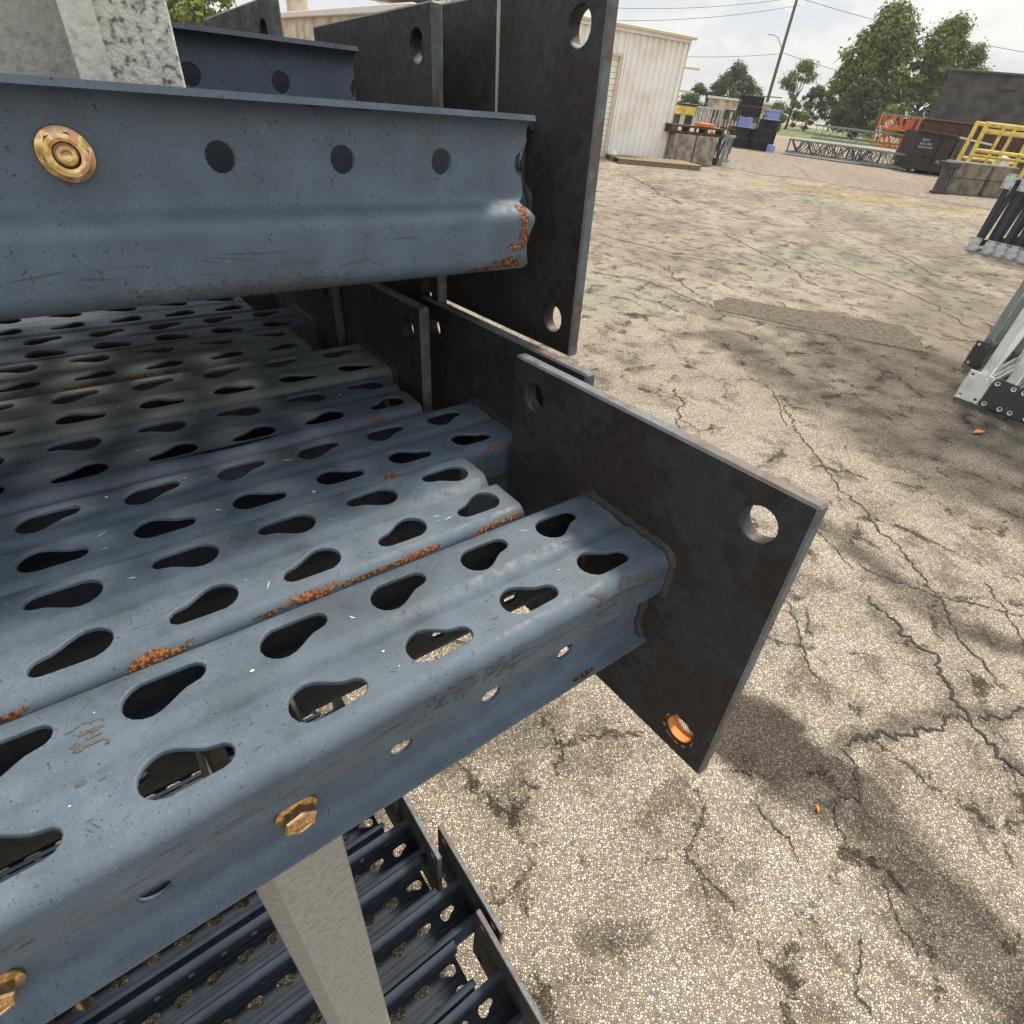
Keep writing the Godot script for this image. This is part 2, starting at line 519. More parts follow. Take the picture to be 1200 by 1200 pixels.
	M.gravel.vertex_color_use_as_albedo = true
	M.grass = skin(mat(Color(0.10, 0.13, 0.035), 0.95), blot, 2.0, true)


# ------------------------------------------------------------------ the rack column
func half_profile() -> PackedVector2Array:   # (z, y) of one side, from the face down to the lip
	var p := PackedVector2Array([Vector2(0.030, 0)])
	for k in range(1, 7):
		var a := PI / 2 * (1.0 - k / 6.0)
		p.append(Vector2(0.030 + 0.008 * cos(a), -0.008 + 0.008 * sin(a)))
	for q in [Vector2(0.038, -0.016), Vector2(0.038, -0.0245), Vector2(0.0377, -0.0272), Vector2(0.0366, -0.0294), Vector2(0.0344, -0.0312), Vector2(0.0312, -0.0326), Vector2(0.0286, -0.0340), Vector2(0.0274, -0.0358), Vector2(0.027, -0.0385), Vector2(0.027, -0.0410)]:
		p.append(q)
	return p


func lip_profile() -> PackedVector2Array:
	return PackedVector2Array([Vector2(0.027, -0.0620), Vector2(0.0272, -0.0645), Vector2(0.0284, -0.0672), Vector2(0.0306, -0.0690), Vector2(0.0335, -0.0699), Vector2(0.0375, -0.0705)])


func groove_profile() -> PackedVector2Array:
	return PackedVector2Array([Vector2(0.0075, 0), Vector2(0.0058, -0.0002), Vector2(0.004, -0.0008), Vector2(0.002, -0.0014), Vector2(0, -0.0016), Vector2(-0.002, -0.0014), Vector2(-0.004, -0.0008), Vector2(-0.0058, -0.0002), Vector2(-0.0075, 0)])


func line_normals(p: PackedVector2Array) -> Array:   # normals on the outer side, which lies to the left of the way (+z side first)
	var out := []
	for i in p.size():
		var t := (p[mini(i + 1, p.size() - 1)] - p[maxi(i - 1, 0)]).normalized()
		out.append(Vector2(-t.y, t.x))
	return out


func sweep(mb: MB, p: PackedVector2Array, nrm: Array, x0: float, x1: float, flip_z: float, bend: Callable, step := 0.05) -> void:
	var steps := maxi(1, int(ceil((x1 - x0) / step)))
	for s in steps:
		var xa := x0 + (x1 - x0) * s / steps
		var xb := x0 + (x1 - x0) * (s + 1) / steps
		for i in p.size() - 1:
			for inner in [false, true]:
				var q := []
				var nn := []
				for e in [[xa, i], [xb, i], [xb, i + 1], [xa, i + 1]]:
					var w: Vector2 = nrm[e[1]]
					var c: Vector2 = p[e[1]] - w * (SHEET if inner else 0.0)
					q.append(bend.call(Vector3(e[0], c.y, c.x * flip_z)))
					nn.append(Vector3(0, w.y, w.x * flip_z) * (-1.0 if inner else 1.0))
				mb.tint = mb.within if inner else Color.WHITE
				mb.quad(q[0], q[1], q[2], q[3], nn[0], nn[1], nn[2], nn[3])
	mb.tint = Color.WHITE
	for e in [x0, x1]:
		var ax := Vector3(-1 if e == x0 else 1, 0, 0)
		for i in p.size() - 1:
			var a: Vector2 = p[i]; var b: Vector2 = p[i + 1]
			var c: Vector2 = b - nrm[i + 1] * SHEET; var d: Vector2 = a - nrm[i] * SHEET
			mb.fq(bend.call(Vector3(e, a.y, a.x * flip_z)), bend.call(Vector3(e, b.y, b.x * flip_z)), bend.call(Vector3(e, c.y, c.x * flip_z)), bend.call(Vector3(e, d.y, d.x * flip_z)), ax)


func teardrop(dir: float, out_z: float) -> PackedVector2Array:
	# wide end behind, narrow end ahead (dir) and displaced outwards (out_z)
	var R := 0.0091; var r := 0.0050; var L := 0.0160; var lean := 0.0036
	var pts := PackedVector2Array()
	var a := Vector2(-0.0062, -0.0009)          # centre of the wide end
	var b := a + Vector2(L, lean)
	for k in range(0, 9):
		var t := PI * 0.56 + (PI * 0.94) * k / 8.0
		pts.append(a + Vector2(cos(t), sin(t)) * R)
	for k in range(1, 5):                       # the inner, waisted side
		var t := k / 5.0
		var s := t * t * (3 - 2 * t)
		pts.append(Vector2(lerpf(a.x, b.x, t), lerpf(a.y - R, b.y - r, s)))
	for k in range(0, 7):
		var t := -PI * 0.5 + PI * 1.0 * k / 6.0
		pts.append(b + Vector2(cos(t), sin(t)) * r)
	for k in range(1, 3):
		var t := 1.0 - k / 3.0
		pts.append(Vector2(lerpf(a.x, b.x, t), lerpf(a.y + R, b.y + r, t)))
	var out := PackedVector2Array()
	for q in pts: out.append(Vector2(q.x * dir, q.y * out_z))
	return out


func circle(r: float, m := 14) -> PackedVector2Array:
	var p := PackedVector2Array()
	for k in m: p.append(Vector2(cos(TAU * k / m), sin(TAU * k / m)) * r)
	return p


# face up, holes at x = 0, -PITCH, ...; dir says where the narrow ends of the holes point
func column_mesh(x0: float, x1: float, dir: float, bend := func(p): return p, step := 0.05, torn := 0.0) -> ArrayMesh:
	var mb := MB.new()
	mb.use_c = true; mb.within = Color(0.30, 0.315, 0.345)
	var hp := half_profile(); var hn := line_normals(hp); hn[0] = Vector2(0, 1)
	var lp := lip_profile(); var ln := line_normals(lp); ln[0] = Vector2(1, 0); hn[hn.size() - 1] = Vector2(1, 0)
	var gp := groove_profile(); gp.reverse()
	var gn := line_normals(gp); gn[0] = Vector2(0, 1); gn[gn.size() - 1] = Vector2(0, 1)
	var id := func(p): return p
	sweep(mb, gp, gn, x0, x1, 1.0, bend, step)
	for s in [-1.0, 1.0]:
		sweep(mb, hp, hn, x0, x1, s, bend, step)
		sweep(mb, lp, ln, x0, x1, s, bend)
		var lip_end := lp[lp.size() - 1]
		var lip_in: Vector2 = lip_end - ln[ln.size() - 1] * SHEET
		mb.fq(Vector3(x0, lip_end.y, lip_end.x * s), Vector3(x1, lip_end.y, lip_end.x * s), Vector3(x1, lip_in.y, lip_in.x * s), Vector3(x0, lip_in.y, lip_in.x * s), Vector3(0, -0.15, s).normalized())
		var tear := teardrop(dir, s)
		var ring := circle(0.0056)
		_plain_face(mb, s, PITCH / 2, x1)
		var x := 0.0
		while x - PITCH / 2 >= x0:
			var c0 := mb.v.size()
			mb.cell(Vector3(x, 0, 0.01875 * s), Vector3.RIGHT, Vector3(0, 0, 1), Vector3.UP, PITCH / 2, 0.01125, tear, SHEET, 0.0008)
			for k in range(c0, mb.v.size()):
				if mb.v[k].x > x1: mb.v[k] = Vector3(x1, mb.v[k].y, mb.v[k].z)
			x -= PITCH
		_plain_face(mb, s, x0, x + PITCH / 2)
		x = PITCH / 2
		if x1 > x + 0.004:
			_plain_strip(mb, s, 0.0, x1)
			x -= PITCH
		while x - PITCH / 2 >= x0:
			var c0 := mb.v.size()
			mb.cell(Vector3(x, -0.0515, 0.027 * s), Vector3.RIGHT, Vector3.UP, Vector3(0, 0, s), PITCH / 2, 0.0105, ring, SHEET, 0.0006)
			for k in range(c0, mb.v.size()):
				if mb.v[k].x > x1: mb.v[k] = Vector3(x1, mb.v[k].y, mb.v[k].z)
			x -= PITCH
		_plain_strip(mb, s, x0, x + PITCH / 2)
	if torn > 0.0:
		var f := fnl(19, 60.0, FastNoiseLite.TYPE_SIMPLEX, 3)
		for k in mb.v.size():
			if mb.v[k].x > x1 - 0.0004: mb.v[k].x -= torn * (0.5 + f.get_noise_2d(mb.v[k].y, mb.v[k].z))
	return mb.mesh()


func _plain_face(mb: MB, s: float, xa: float, xb: float) -> void:
	if xb - xa < 1e-5: return
	for t in [0.0, SHEET]:
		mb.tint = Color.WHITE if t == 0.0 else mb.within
		mb.fq(Vector3(xa, -t, 0.0075 * s), Vector3(xb, -t, 0.0075 * s), Vector3(xb, -t, 0.03 * s), Vector3(xa, -t, 0.03 * s), Vector3(0, 1.0 if t == 0.0 else -1.0, 0))
	mb.tint = Color.WHITE


func _plain_strip(mb: MB, s: float, xa: float, xb: float) -> void:
	if xb - xa < 1e-5: return
	for t in [0.0, SHEET]:
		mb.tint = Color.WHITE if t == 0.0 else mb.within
		var z: float = (0.027 - t) * s
		mb.fq(Vector3(xa, -0.041, z), Vector3(xb, -0.041, z), Vector3(xb, -0.062, z), Vector3(xa, -0.062, z), Vector3(0, 0, s * (1.0 if t == 0.0 else -1.0)))
	mb.tint = Color.WHITE


# a rough patch that hugs the outside of a column: s runs along the half profile from the face edge (0) to the lip (1)
func hug(side: float, s0: float, s1: float, xa: float, xb: float, sd: int, share: float, grain := 300.0, lift := 0.0003) -> ArrayMesh:
	var p := half_profile()
	p.append(Vector2(0.027, -0.0515))
	p.append_array(lip_profile())
	var wide := PackedVector2Array([Vector2(0.0, 0.0), Vector2(0.010, 0.0), Vector2(0.020, 0.0)])
	wide.append_array(p)
	p = wide
	var nr := line_normals(p)
	nr[0] = Vector2(0, 1); nr[1] = Vector2(0, 1); nr[2] = Vector2(0, 1); nr[3] = Vector2(0.1, 1).normalized()
	var along := [0.0]
	for i in p.size() - 1: along.append(along[i] + p[i].distance_to(p[i + 1]))
	var total: float = along[-1]
	var f := fnl(sd, grain, FastNoiseLite.TYPE_SIMPLEX, 4)
	f.fractal_gain = 0.5
	var at := func(s: float) -> Array:
		var d := s * total
		var i := 0
		while i < p.size() - 2 and along[i + 1] < d: i += 1
		var t := clampf((d - along[i]) / maxf(along[i + 1] - along[i], 1e-6), 0, 1)
		return [p[i].lerp(p[i + 1], t), (nr[i] as Vector2).lerp(nr[i + 1], t).normalized()]
	var mb := MB.new()
	var step := 0.0007
	var nx := int((xb - xa) / step); var ns := int((s1 - s0) * total / step)
	for i in nx:
		for j in ns:
			var u := (i + 0.5) / nx; var w := (j + 0.5) / ns
			var fade := minf(minf(u, 1 - u) * 5.0, minf(w, 1 - w) * 3.0)
			var x := xa + (xb - xa) * u
			if f.get_noise_2d(x * 0.3, w * (s1 - s0) * total) * 0.5 + 0.5 < 1.0 - share * minf(1.0, fade): continue
			var q := []; var nn := []
			for e in [[0, 0], [1, 0], [1, 1], [0, 1]]:
				var c: Array = at.call(s0 + (s1 - s0) * (j + e[1]) / float(ns))
				var pos: Vector2 = c[0] + c[1] * lift
				q.append(Vector3(xa + (xb - xa) * (i + e[0]) / float(nx), pos.y, pos.x * side))
				nn.append(Vector3(0, c[1].y, c[1].x * side))
			mb.quad(q[0], q[1], q[2], q[3], nn[0], nn[1], nn[2], nn[3])
	return mb.mesh()


# a plate across x: y up, z wide, four holes; visible side at x = 0, body behind it
func base_plate_mesh(hy: float, hz: float, th := 0.0088, inset := 0.022, r := 0.0093) -> ArrayMesh:
	var mb := MB.new()
	mb.use_c = true
	mb.tint = Color(0.25, 0.25, 0.255)      # mill-scale faces, tinted much darker than the edges
	mb.within = mb.tint
	var c := 0.0013
	var ring := circle(r, 20)
	var o := 0.022 - c
	for sy in [-1.0, 1.0]:
		for sz in [-1.0, 1.0]:
			mb.cell(Vector3(0, sy * (hy - inset), sz * (hz - inset)), Vector3(0, 1, 0), Vector3(0, 0, 1), Vector3(-1, 0, 0), o, o, ring, th, 0.0009)
	var y0 := hy - inset - o; var y1 := hy - c; var z0 := hz - inset - o; var z1 := hz - c
	for x in [0.0, th]:
		var nn := Vector3(-1 if x == 0.0 else 1, 0, 0)
		for r4 in [[-y0, y0, -z1, z1], [y0, y1, -z0, z0], [-y1, -y0, -z0, z0]]:
			mb.fq(Vector3(x, r4[0], r4[2]), Vector3(x, r4[1], r4[2]), Vector3(x, r4[1], r4[3]), Vector3(x, r4[0], r4[3]), nn)
	mb.tint = Color(0.80, 0.86, 0.88)
	for s in [-1.0, 1.0]:
		mb.fq(Vector3(c, s * hy, -z1), Vector3(c, s * hy, z1), Vector3(th - c, s * hy, z1), Vector3(th - c, s * hy, -z1), Vector3(0, s, 0))
		mb.fq(Vector3(c, -y1, s * hz), Vector3(c, y1, s * hz), Vector3(th - c, y1, s * hz), Vector3(th - c, -y1, s * hz), Vector3(0, 0, s))
		for x in [[0.0, c, -1.0], [th, th - c, 1.0]]:
			var ny := Vector3(x[2], s, 0).normalized(); var nz := Vector3(x[2], 0, s).normalized()
			mb.fq(Vector3(x[0], s * y1, -z1), Vector3(x[0], s * y1, z1), Vector3(x[1], s * hy, z1), Vector3(x[1], s * hy, -z1), ny)
			mb.fq(Vector3(x[0], -y1, s * z1), Vector3(x[0], y1, s * z1), Vector3(x[1], y1, s * hz), Vector3(x[1], -y1, s * hz), nz)
			for t in [-1.0, 1.0]:
				var q := Vector3(x[2], s, t).normalized()
				mb.tri(Vector3(x[0], s * y1, t * z1), Vector3(x[1], s * hy, t * z1), Vector3(x[1], s * y1, t * hz), q, q, q)
		for t in [-1.0, 1.0]:
			var q := Vector3(0, s, t).normalized()
			mb.fq(Vector3(c, s * hy, t * z1), Vector3(th - c, s * hy, t * z1), Vector3(th - c, s * y1, t * hz), Vector3(c, s * y1, t * hz), q)
	return mb.mesh()


func weld_mesh(sd: int) -> ArrayMesh:
	var mb := MB.new()
	var rng := RandomNumberGenerator.new(); rng.seed = sd
	var hp := half_profile()
	var path := []
	for s in [-1.0, 1.0]:
		var q := []
		for p in hp: q.append(Vector3(0, p.y, p.x * s))
		q.append(Vector3(0, -0.0515, 0.027 * s))
		for p in lip_profile(): q.append(Vector3(0, p.y, p.x * s))
		if s < 0: q.reverse()
		path.append_array(q)
	var pts := []; var radii := []
	for i in path.size() - 1:
		var a: Vector3 = path[i]; var b: Vector3 = path[i + 1]
		var k := maxi(1, int(a.distance_to(b) / 0.0022))
		for j in k:
			pts.append(a.lerp(b, j / float(k)) + Vector3(0.0005 + rng.randf_range(-0.0003, 0.0002), rng.randf_range(-0.0002, 0.0002), rng.randf_range(-0.0002, 0.0002)))
			radii.append(0.0038 + 0.0005 * sin(pts.size() * 1.3) + rng.randf_range(-0.0002, 0.0003))
	mb.tube(pts, radii, 9)
	return mb.mesh()


func brace_mesh(length: float, w: float, dp: float) -> ArrayMesh:   # a lipped channel along -y; back at z = +dp/2
	var mb := MB.new()
	var t := 0.0018
	var prof := [Vector2(-w / 2 + 0.010, -dp / 2), Vector2(-w / 2, -dp / 2), Vector2(-w / 2, dp / 2 - 0.0095), Vector2(-w / 2 + 0.001, dp / 2 - 0.0078), Vector2(-w / 2 + 0.0092, dp / 2), Vector2(w / 2 - 0.003, dp / 2), Vector2(w / 2 - 0.0009, dp / 2 - 0.0009), Vector2(w / 2, dp / 2 - 0.003), Vector2(w / 2, -dp / 2), Vector2(w / 2 - 0.010, -dp / 2)]
	var inner := []
	for i in prof.size():
		var a: Vector2 = prof[maxi(i - 1, 0)]; var b: Vector2 = prof[mini(i + 1, prof.size() - 1)]
		var d := (b - a).normalized()
		inner.append(prof[i] + Vector2(d.y, -d.x) * t)
	for i in prof.size() - 1:
		var d: Vector2 = (prof[i + 1] - prof[i]).normalized()
		var q := Vector3(-d.y, 0, d.x)
		for k in 2:
			var l: Array = prof if k == 0 else inner
			mb.fq(Vector3(l[i].x, 0, l[i].y), Vector3(l[i + 1].x, 0, l[i + 1].y), Vector3(l[i + 1].x, -length, l[i + 1].y), Vector3(l[i].x, -length, l[i].y), q if k == 0 else -q)
		for y in [0.0, -length]:
			mb.fq(Vector3(prof[i].x, y, prof[i].y), Vector3(prof[i + 1].x, y, prof[i + 1].y), Vector3(inner[i + 1].x, y, inner[i + 1].y), Vector3(inner[i].x, y, inner[i].y), Vector3(0, 1 if y == 0.0 else -1, 0))
	return mb.mesh()


func bolt_mesh(turn := 0.3) -> ArrayMesh:   # flanged hexagon head, axis along +y
	var mb := MB.new()
	var b := Basis(Vector3.UP, turn)
	mb.lathe(Vector3.ZERO, [Vector2(0.0105, 0.0), Vector2(0.0109, 0.0006), Vector2(0.0107, 0.0014), Vector2(0.0084, 0.0024), Vector2(0.0, 0.0026)], b, 28)
	mb.lathe(Vector3.ZERO, [Vector2(0.0088, 0.002), Vector2(0.0088, 0.0072), Vector2(0.0079, 0.0083)], b, 6, true)
	mb.lathe(Vector3.ZERO, [Vector2(0.0079, 0.0083), Vector2(0.0062, 0.0086), Vector2(0.0058, 0.0081), Vector2(0.0, 0.0081)], b, 6, true)
	for k in 3:
		var a := TAU * k / 3.0 + 0.4
		mb.box(b * Vector3(cos(a) * 0.0035, 0.0083, sin(a) * 0.0035), Vector3(0.0032, 0.0006, 0.0008), b * Basis(Vector3.UP, -a), 0.0001)
	return scaled(mb, 0.82)


func nut_mesh(turn := 0.2) -> ArrayMesh:   # flanged nut with the bolt end in it, axis along +y
	var mb := MB.new()
	var b := Basis(Vector3.UP, turn)
	mb.lathe(Vector3.ZERO, [Vector2(0.0126, 0.0), Vector2(0.0132, 0.0007), Vector2(0.0128, 0.0018), Vector2(0.0098, 0.0034), Vector2(0.0, 0.0036)], b, 32)
	mb.lathe(Vector3.ZERO, [Vector2(0.0107, 0.002), Vector2(0.0107, 0.0074), Vector2(0.0098, 0.0086)], b, 6, true)
	mb.lathe(Vector3.ZERO, [Vector2(0.0098, 0.0086), Vector2(0.0078, 0.0089), Vector2(0.0062, 0.0085), Vector2(0.0055, 0.007), Vector2(0.0054, 0.0055)], b, 24)
	mb.lathe(Vector3.ZERO, [Vector2(0.0049, 0.005), Vector2(0.0049, 0.0096), Vector2(0.0043, 0.0104), Vector2(0.0025, 0.0104), Vector2(0.0018, 0.0098), Vector2(0.0, 0.0096)], b, 24)
	return scaled(mb, 0.66)


func scaled(mb: MB, k: float) -> ArrayMesh:
	for i in mb.v.size(): mb.v[i] *= k
	return mb.mesh()


# ------------------------------------------------------------------ the stack of upright frames
var S := Transform3D.IDENTITY     # the axes of the stack: x along the columns, z across them towards the viewer
var col_a: ArrayMesh              # ends at a base plate
var col_b: ArrayMesh              # cut end
var brace_tall: ArrayMesh
var bolt_m: ArrayMesh
var nut_m: ArrayMesh
var weld_m: ArrayMesh
var plate_m: ArrayMesh


func chip_mesh(sd: int, n: int, xa: float, xb: float, za: float, zb: float, big := 0.0011) -> ArrayMesh:   # nicks on the face (y = 0)
	var rng := RandomNumberGenerator.new(); rng.seed = sd
	var mb := MB.new()
	for k in n:
		var c := Vector3(rng.randf_range(xa, xb), 0.00025, rng.randf_range(za, zb))
		if absf(c.z) < 0.0075: continue
		var gap := fposmod(c.x, PITCH)
		if gap < 0.0172 or gap > 0.0335: continue
		var r := big * (0.25 + 0.75 * pow(rng.randf(), 3.0))
		var m := 7
		var ring := []
		for j in m:
			var a := TAU * j / m
			ring.append(c + Vector3(cos(a) * r * rng.randf_range(0.6, 1.7), 0, sin(a) * r * rng.randf_range(0.4, 1.0)))
		for j in m:
			mb.tri(c, ring[j], ring[(j + 1) % m], Vector3.UP, Vector3.UP, Vector3.UP)
	return mb.mesh()


func scratch_mesh(sd: int, n: int, side: float) -> ArrayMesh:   # short scrapes: on the face between the holes, and along the flat of one side
	var rng := RandomNumberGenerator.new(); rng.seed = sd
	var mb := MB.new()
	for k in n:
		var on_face := k % 2 == 0 or n < 40
		var x := -PITCH * (rng.randi() % 9) - PITCH * 0.5 + rng.randf_range(-0.004, 0.004)
		if not on_face: x = rng.randf_range(-0.42, 0.0)
		var l := rng.randf_range(0.003, 0.009) if on_face else rng.randf_range(0.006, 0.035)
		var a := rng.randf_range(-1.2, 1.2) if on_face else rng.randf_range(-0.16, 0.16)
		var d := Vector2(cos(a), sin(a)) * l * 0.5
		var w := Vector2(-sin(a), cos(a)) * rng.randf_range(0.00012, 0.0003)
		var c := Vector2(x, rng.randf_range(0.011, 0.027) * (1.0 if rng.randf() < 0.5 else -1.0)) if on_face else Vector2(x, rng.randf_range(-0.021, -0.0105))
		var q := []
		for p in [c - d, c + w, c + d, c - w]:
			q.append(Vector3(p.x, 0.0002, p.y) if on_face else Vector3(p.x, p.y, side * 0.03825))
		var nn := Vector3.UP if on_face else Vector3(0, 0, side)
		mb.fq(q[0], q[1], q[2], q[3], nn)
	return mb.mesh()


# face: +1 the visible column lies face up at y = 0 and the rest of the frame hangs below; -1 it lies face down with the rest above
func upright(label: String, group: String, at: Vector3, face: float, plated: bool, end_x: float, m: Material, o: Dictionary) -> Node3D:
	var lean := 0.028
	var t := S * Transform3D(Basis(Vector3.RIGHT, lean if face > 0 else -0.01), at)
	t.basis = t.basis.rotated(t.basis.y.normalized(), o.get("yaw", 0.0))
	var r := thing("upright_frame", label, "rack frame", t, group)
	var roll := Transform3D(Basis(Vector3.RIGHT, PI), Vector3.ZERO)
	var mesh_here: ArrayMesh = col_a if plated else col_b
	if o.has("mesh"): mesh_here = o.mesh
	var near := Transform3D.IDENTITY if face > 0 else roll
	var far := Transform3D(Basis(Vector3.RIGHT, PI), Vector3(0, -FRAME_DEPTH, 0)) if face > 0 else Transform3D(Basis.IDENTITY, Vector3(0, FRAME_DEPTH, 0))
	var c1 := part("column", mesh_here, m, r, near)
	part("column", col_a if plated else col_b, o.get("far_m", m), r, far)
	var px: float = o.get("plate_x", end_x)
	var offset: Vector2 = o.get("plate_at", Vector2(-0.0355 * face, -0.01))
	var pm: Material = o.get("plate_m", M.plate1)
	if plated:
		var pl := part("base_plate", plate_m, pm, r, Transform3D(Basis(Vector3.RIGHT, -lean if face > 0 else 0.01), Vector3(px, offset.x, offset.y)))
		if o.has("plate_label"): pl.set_meta("label", o.plate_label)
		var wt := near; wt.origin.x = px
		part("weld_bead", weld_m, M.weld, r, wt)
		part("base_plate", plate_m, M.plate2, r, Transform3D(Basis.IDENTITY, Vector3(px, -(FRAME_DEPTH - 0.0355) * face, offset.y)))
		wt = far; wt.origin.x = px
		part("weld_bead", weld_m, M.weld, r, wt)
	else:
		for y in [-0.0355, -(FRAME_DEPTH - 0.0355)]:
			part("base_plate", plate_m, M.plate2, r, Transform3D(Basis.IDENTITY, Vector3(-1.7, y * face, -0.01)))
	var bx: float = o.get("brace_x", -0.95)
	var bw: float = o.get("brace_w", 0.043)
	var bm: Material = o.get("brace_m", M.buff)
	var up := Transform3D.IDENTITY if face > 0 else Transform3D(Basis(Vector3.RIGHT, PI), Vector3.ZERO)
	var bmesh := brace_tall if bw == 0.043 else brace_mesh(FRAME_DEPTH - 0.08, bw, 0.044)
	part("brace", bmesh, bm, r, Transform3D(up.basis, Vector3(bx, -0.04 * face, 0)))
	# the diagonals
	for k in 2:
		var xa := bx - 0.115 - k * 0.62
		var a := Vector3(xa, -0.045 * face, 0); var b := Vector3(xa - 0.56, -(FRAME_DEPTH - 0.05) * face, 0)
		if k == 1: a.y = b.y; b.y = -0.045 * face
		var y := (a - b).normalized()
		var z := Vector3(0, 0, 1)
		part("brace", brace_mesh(a.distance_to(b), 0.038, 0.04), bm, r, Transform3D(Basis(y.cross(z), y, z), a))
	for x in o.get("bolts", []):
		part("bolt", bolt_m if face > 0 else nut_m, M.zinc, r, Transform3D(Basis(Vector3.RIGHT, PI / 2), Vector3(x, -0.0515 * face, 0.0272)))
	for h in o.get("hugs", []):
		var hm := hug(h[0], h[1], h[2], h[3], h[4], h[5], h[6], h[8] if h.size() > 8 else 130.0)
		if hm.get_surface_count(): part("rust_patch" if h[7] != "scuff" else "scuffed_paint", hm, M[h[7]], c1).set_meta("kind", "stuff")
	if o.has("scratches"):
		part("scratches", scratch_mesh(o.scratches, 60, face), M.scuff, c1).set_meta("kind", "stuff")
		part("scratches", scratch_mesh(o.scratches + 1, 10, face), M.chip, c1).set_meta("kind", "stuff")
	if o.has("chips"):
		part("paint_nicks", chip_mesh(o.chips, 60, -0.5, 0.02, -0.03, 0.03), M.chip, c1).set_meta("kind", "stuff")
	return r


func build_stack() -> void:
	var dent := func(p: Vector3) -> Vector3:      # a knocked-out near edge
		var k := smoothstep(0.012, 0.034, p.z) * exp(-pow((p.x + 0.118) / 0.028, 2.0))
		return p + Vector3(0, 0.0006 * k, 0.0055 * k * clampf(1.0 + p.y / 0.03, 0.0, 1.0))
	var pinch := func(p: Vector3) -> Vector3:     # the groove runs out deeper at the cut end
		return p - Vector3(0, 0.0042 * smoothstep(0.0075, 0.001, absf(p.z)) * smoothstep(-0.075, -0.03, p.x), 0) if p.y > -0.01 else p
	col_a = column_mesh(-1.7, 0.0365, 1.0)
	col_b = column_mesh(-1.7, 0.0228, -1.0)
	brace_tall = brace_mesh(FRAME_DEPTH - 0.08, 0.043, 0.046)
	bolt_m = bolt_mesh(); nut_m = nut_mesh(); weld_m = weld_mesh(5)
	plate_m = base_plate_mesh(0.103, 0.1057)
	var low := "rack frames on edge in the lower tier"
	# [x of the first hole, y, z, plated]
	var first := upright("blue-grey rack frame nearest the viewer, big dark base plate standing clear of the pile", low, Vector3(0, 0, 0.0187), 1.0, true, 0.0365, M.steel, {
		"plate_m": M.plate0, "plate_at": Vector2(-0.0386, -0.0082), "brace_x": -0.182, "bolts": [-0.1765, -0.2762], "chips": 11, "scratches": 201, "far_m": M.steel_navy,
		"hugs": [[1.0, 0.25, 0.47, -0.03, 0.03, 3, 0.5, "scuff"], [1.0, 0.30, 0.5, -0.13, -0.06, 5, 0.34, "scuff", 500.0], [-1.0, 0.0, 0.19, -0.2362, -0.2215, 8, 0.45, "scuff", 300.0], [1.0, 0.02, 0.09, -0.2372, -0.2200, 9, 0.35, "scuff", 300.0], [1.0, 0.96, 1.0, -0.03, 0.0, 13, 0.5, "rust_dark"]]})
	var ring := MB.new()
	for q in [[0.0106, 0.0114, -0.0003]]:
		for k in 26:
			if q[0] > 0.0105 and (k * 7) % 11 < 3: continue
			var a0 := TAU * k / 26.0; var a1 := TAU * (k + 1) / 26.0
			var w := 1.0 + 0.07 * sin(k * 2.7)
			ring.fq(Vector3(q[2], cos(a0) * q[0], sin(a0) * q[0]), Vector3(q[2], cos(a1) * q[0], sin(a1) * q[0]), Vector3(q[2], cos(a1) * q[1] * w, sin(a1) * q[1] * w), Vector3(q[2], cos(a0) * q[1] * w, sin(a0) * q[1] * w), Vector3.LEFT)
	part("worn_ring", ring.mesh(), M.worn, first, Transform3D(Basis(Vector3.RIGHT, -0.028), Vector3(0.0365, -0.0386, -0.0082)) * Transform3D(Basis.IDENTITY, Vector3(0, -0.081, 0.0837)))
	ring = MB.new()
	for k in 20:
		var a0 := TAU * k / 20.0; var a1 := TAU * (k + 1) / 20.0
		ring.fq(Vector3(0.001, cos(a0) * 0.0091, sin(a0) * 0.0091), Vector3(0.001, cos(a1) * 0.0091, sin(a1) * 0.0091), Vector3(0.0084, cos(a1) * 0.009, sin(a1) * 0.009), Vector3(0.0084, cos(a0) * 0.009, sin(a0) * 0.009), Vector3(0, -cos(a0), -sin(a0)))
		ring.fq(Vector3(0.0078, cos(a0) * 0.0091, sin(a0) * 0.0091), Vector3(0.0078, cos(a1) * 0.0091, sin(a1) * 0.0091), Vector3(0.0082, cos(a1) * 0.0065, sin(a1) * 0.0065), Vector3(0.0082, cos(a0) * 0.0065, sin(a0) * 0.0065), Vector3.LEFT)
	part("rust_patch", ring.mesh(), M.rust_bright, first, Transform3D(Basis(Vector3.RIGHT, -0.028), Vector3(0.0365, -0.0386, -0.0082)) * Transform3D(Basis.IDENTITY, Vector3(0, -0.081, 0.0837)))
	upright("blue-grey rack frame second from the viewer, cut end rusty along its near edge", low, Vector3(-0.0285, 0, -0.0615), 1.0, false, 0.0228, M.steel, {
		"chips": 12, "scratches": 203, "far_m": M.steel_navy, "mesh": column_mesh(-1.7, 0.0228, -1.0, pinch, 0.02),
		"hugs": [[1.0, 0.30, 0.37, -0.02, 0.0226, 21, 0.6, "rust"], [1.0, 0.305, 0.365, -0.07, -0.03, 22, 0.55, "rust"], [1.0, 0.285, 0.36, -0.125, -0.09, 23, 0.62, "rust"], [1.0, 0.29, 0.36, -0.19, -0.155, 24, 0.62, "rust"], [1.0, 0.31, 0.36, -0.262, -0.215, 25, 0.55, "rust_dark"], [1.0, 0.315, 0.345, -0.155, -0.02, 26, 0.5, "rust_dark", 60.0]]})
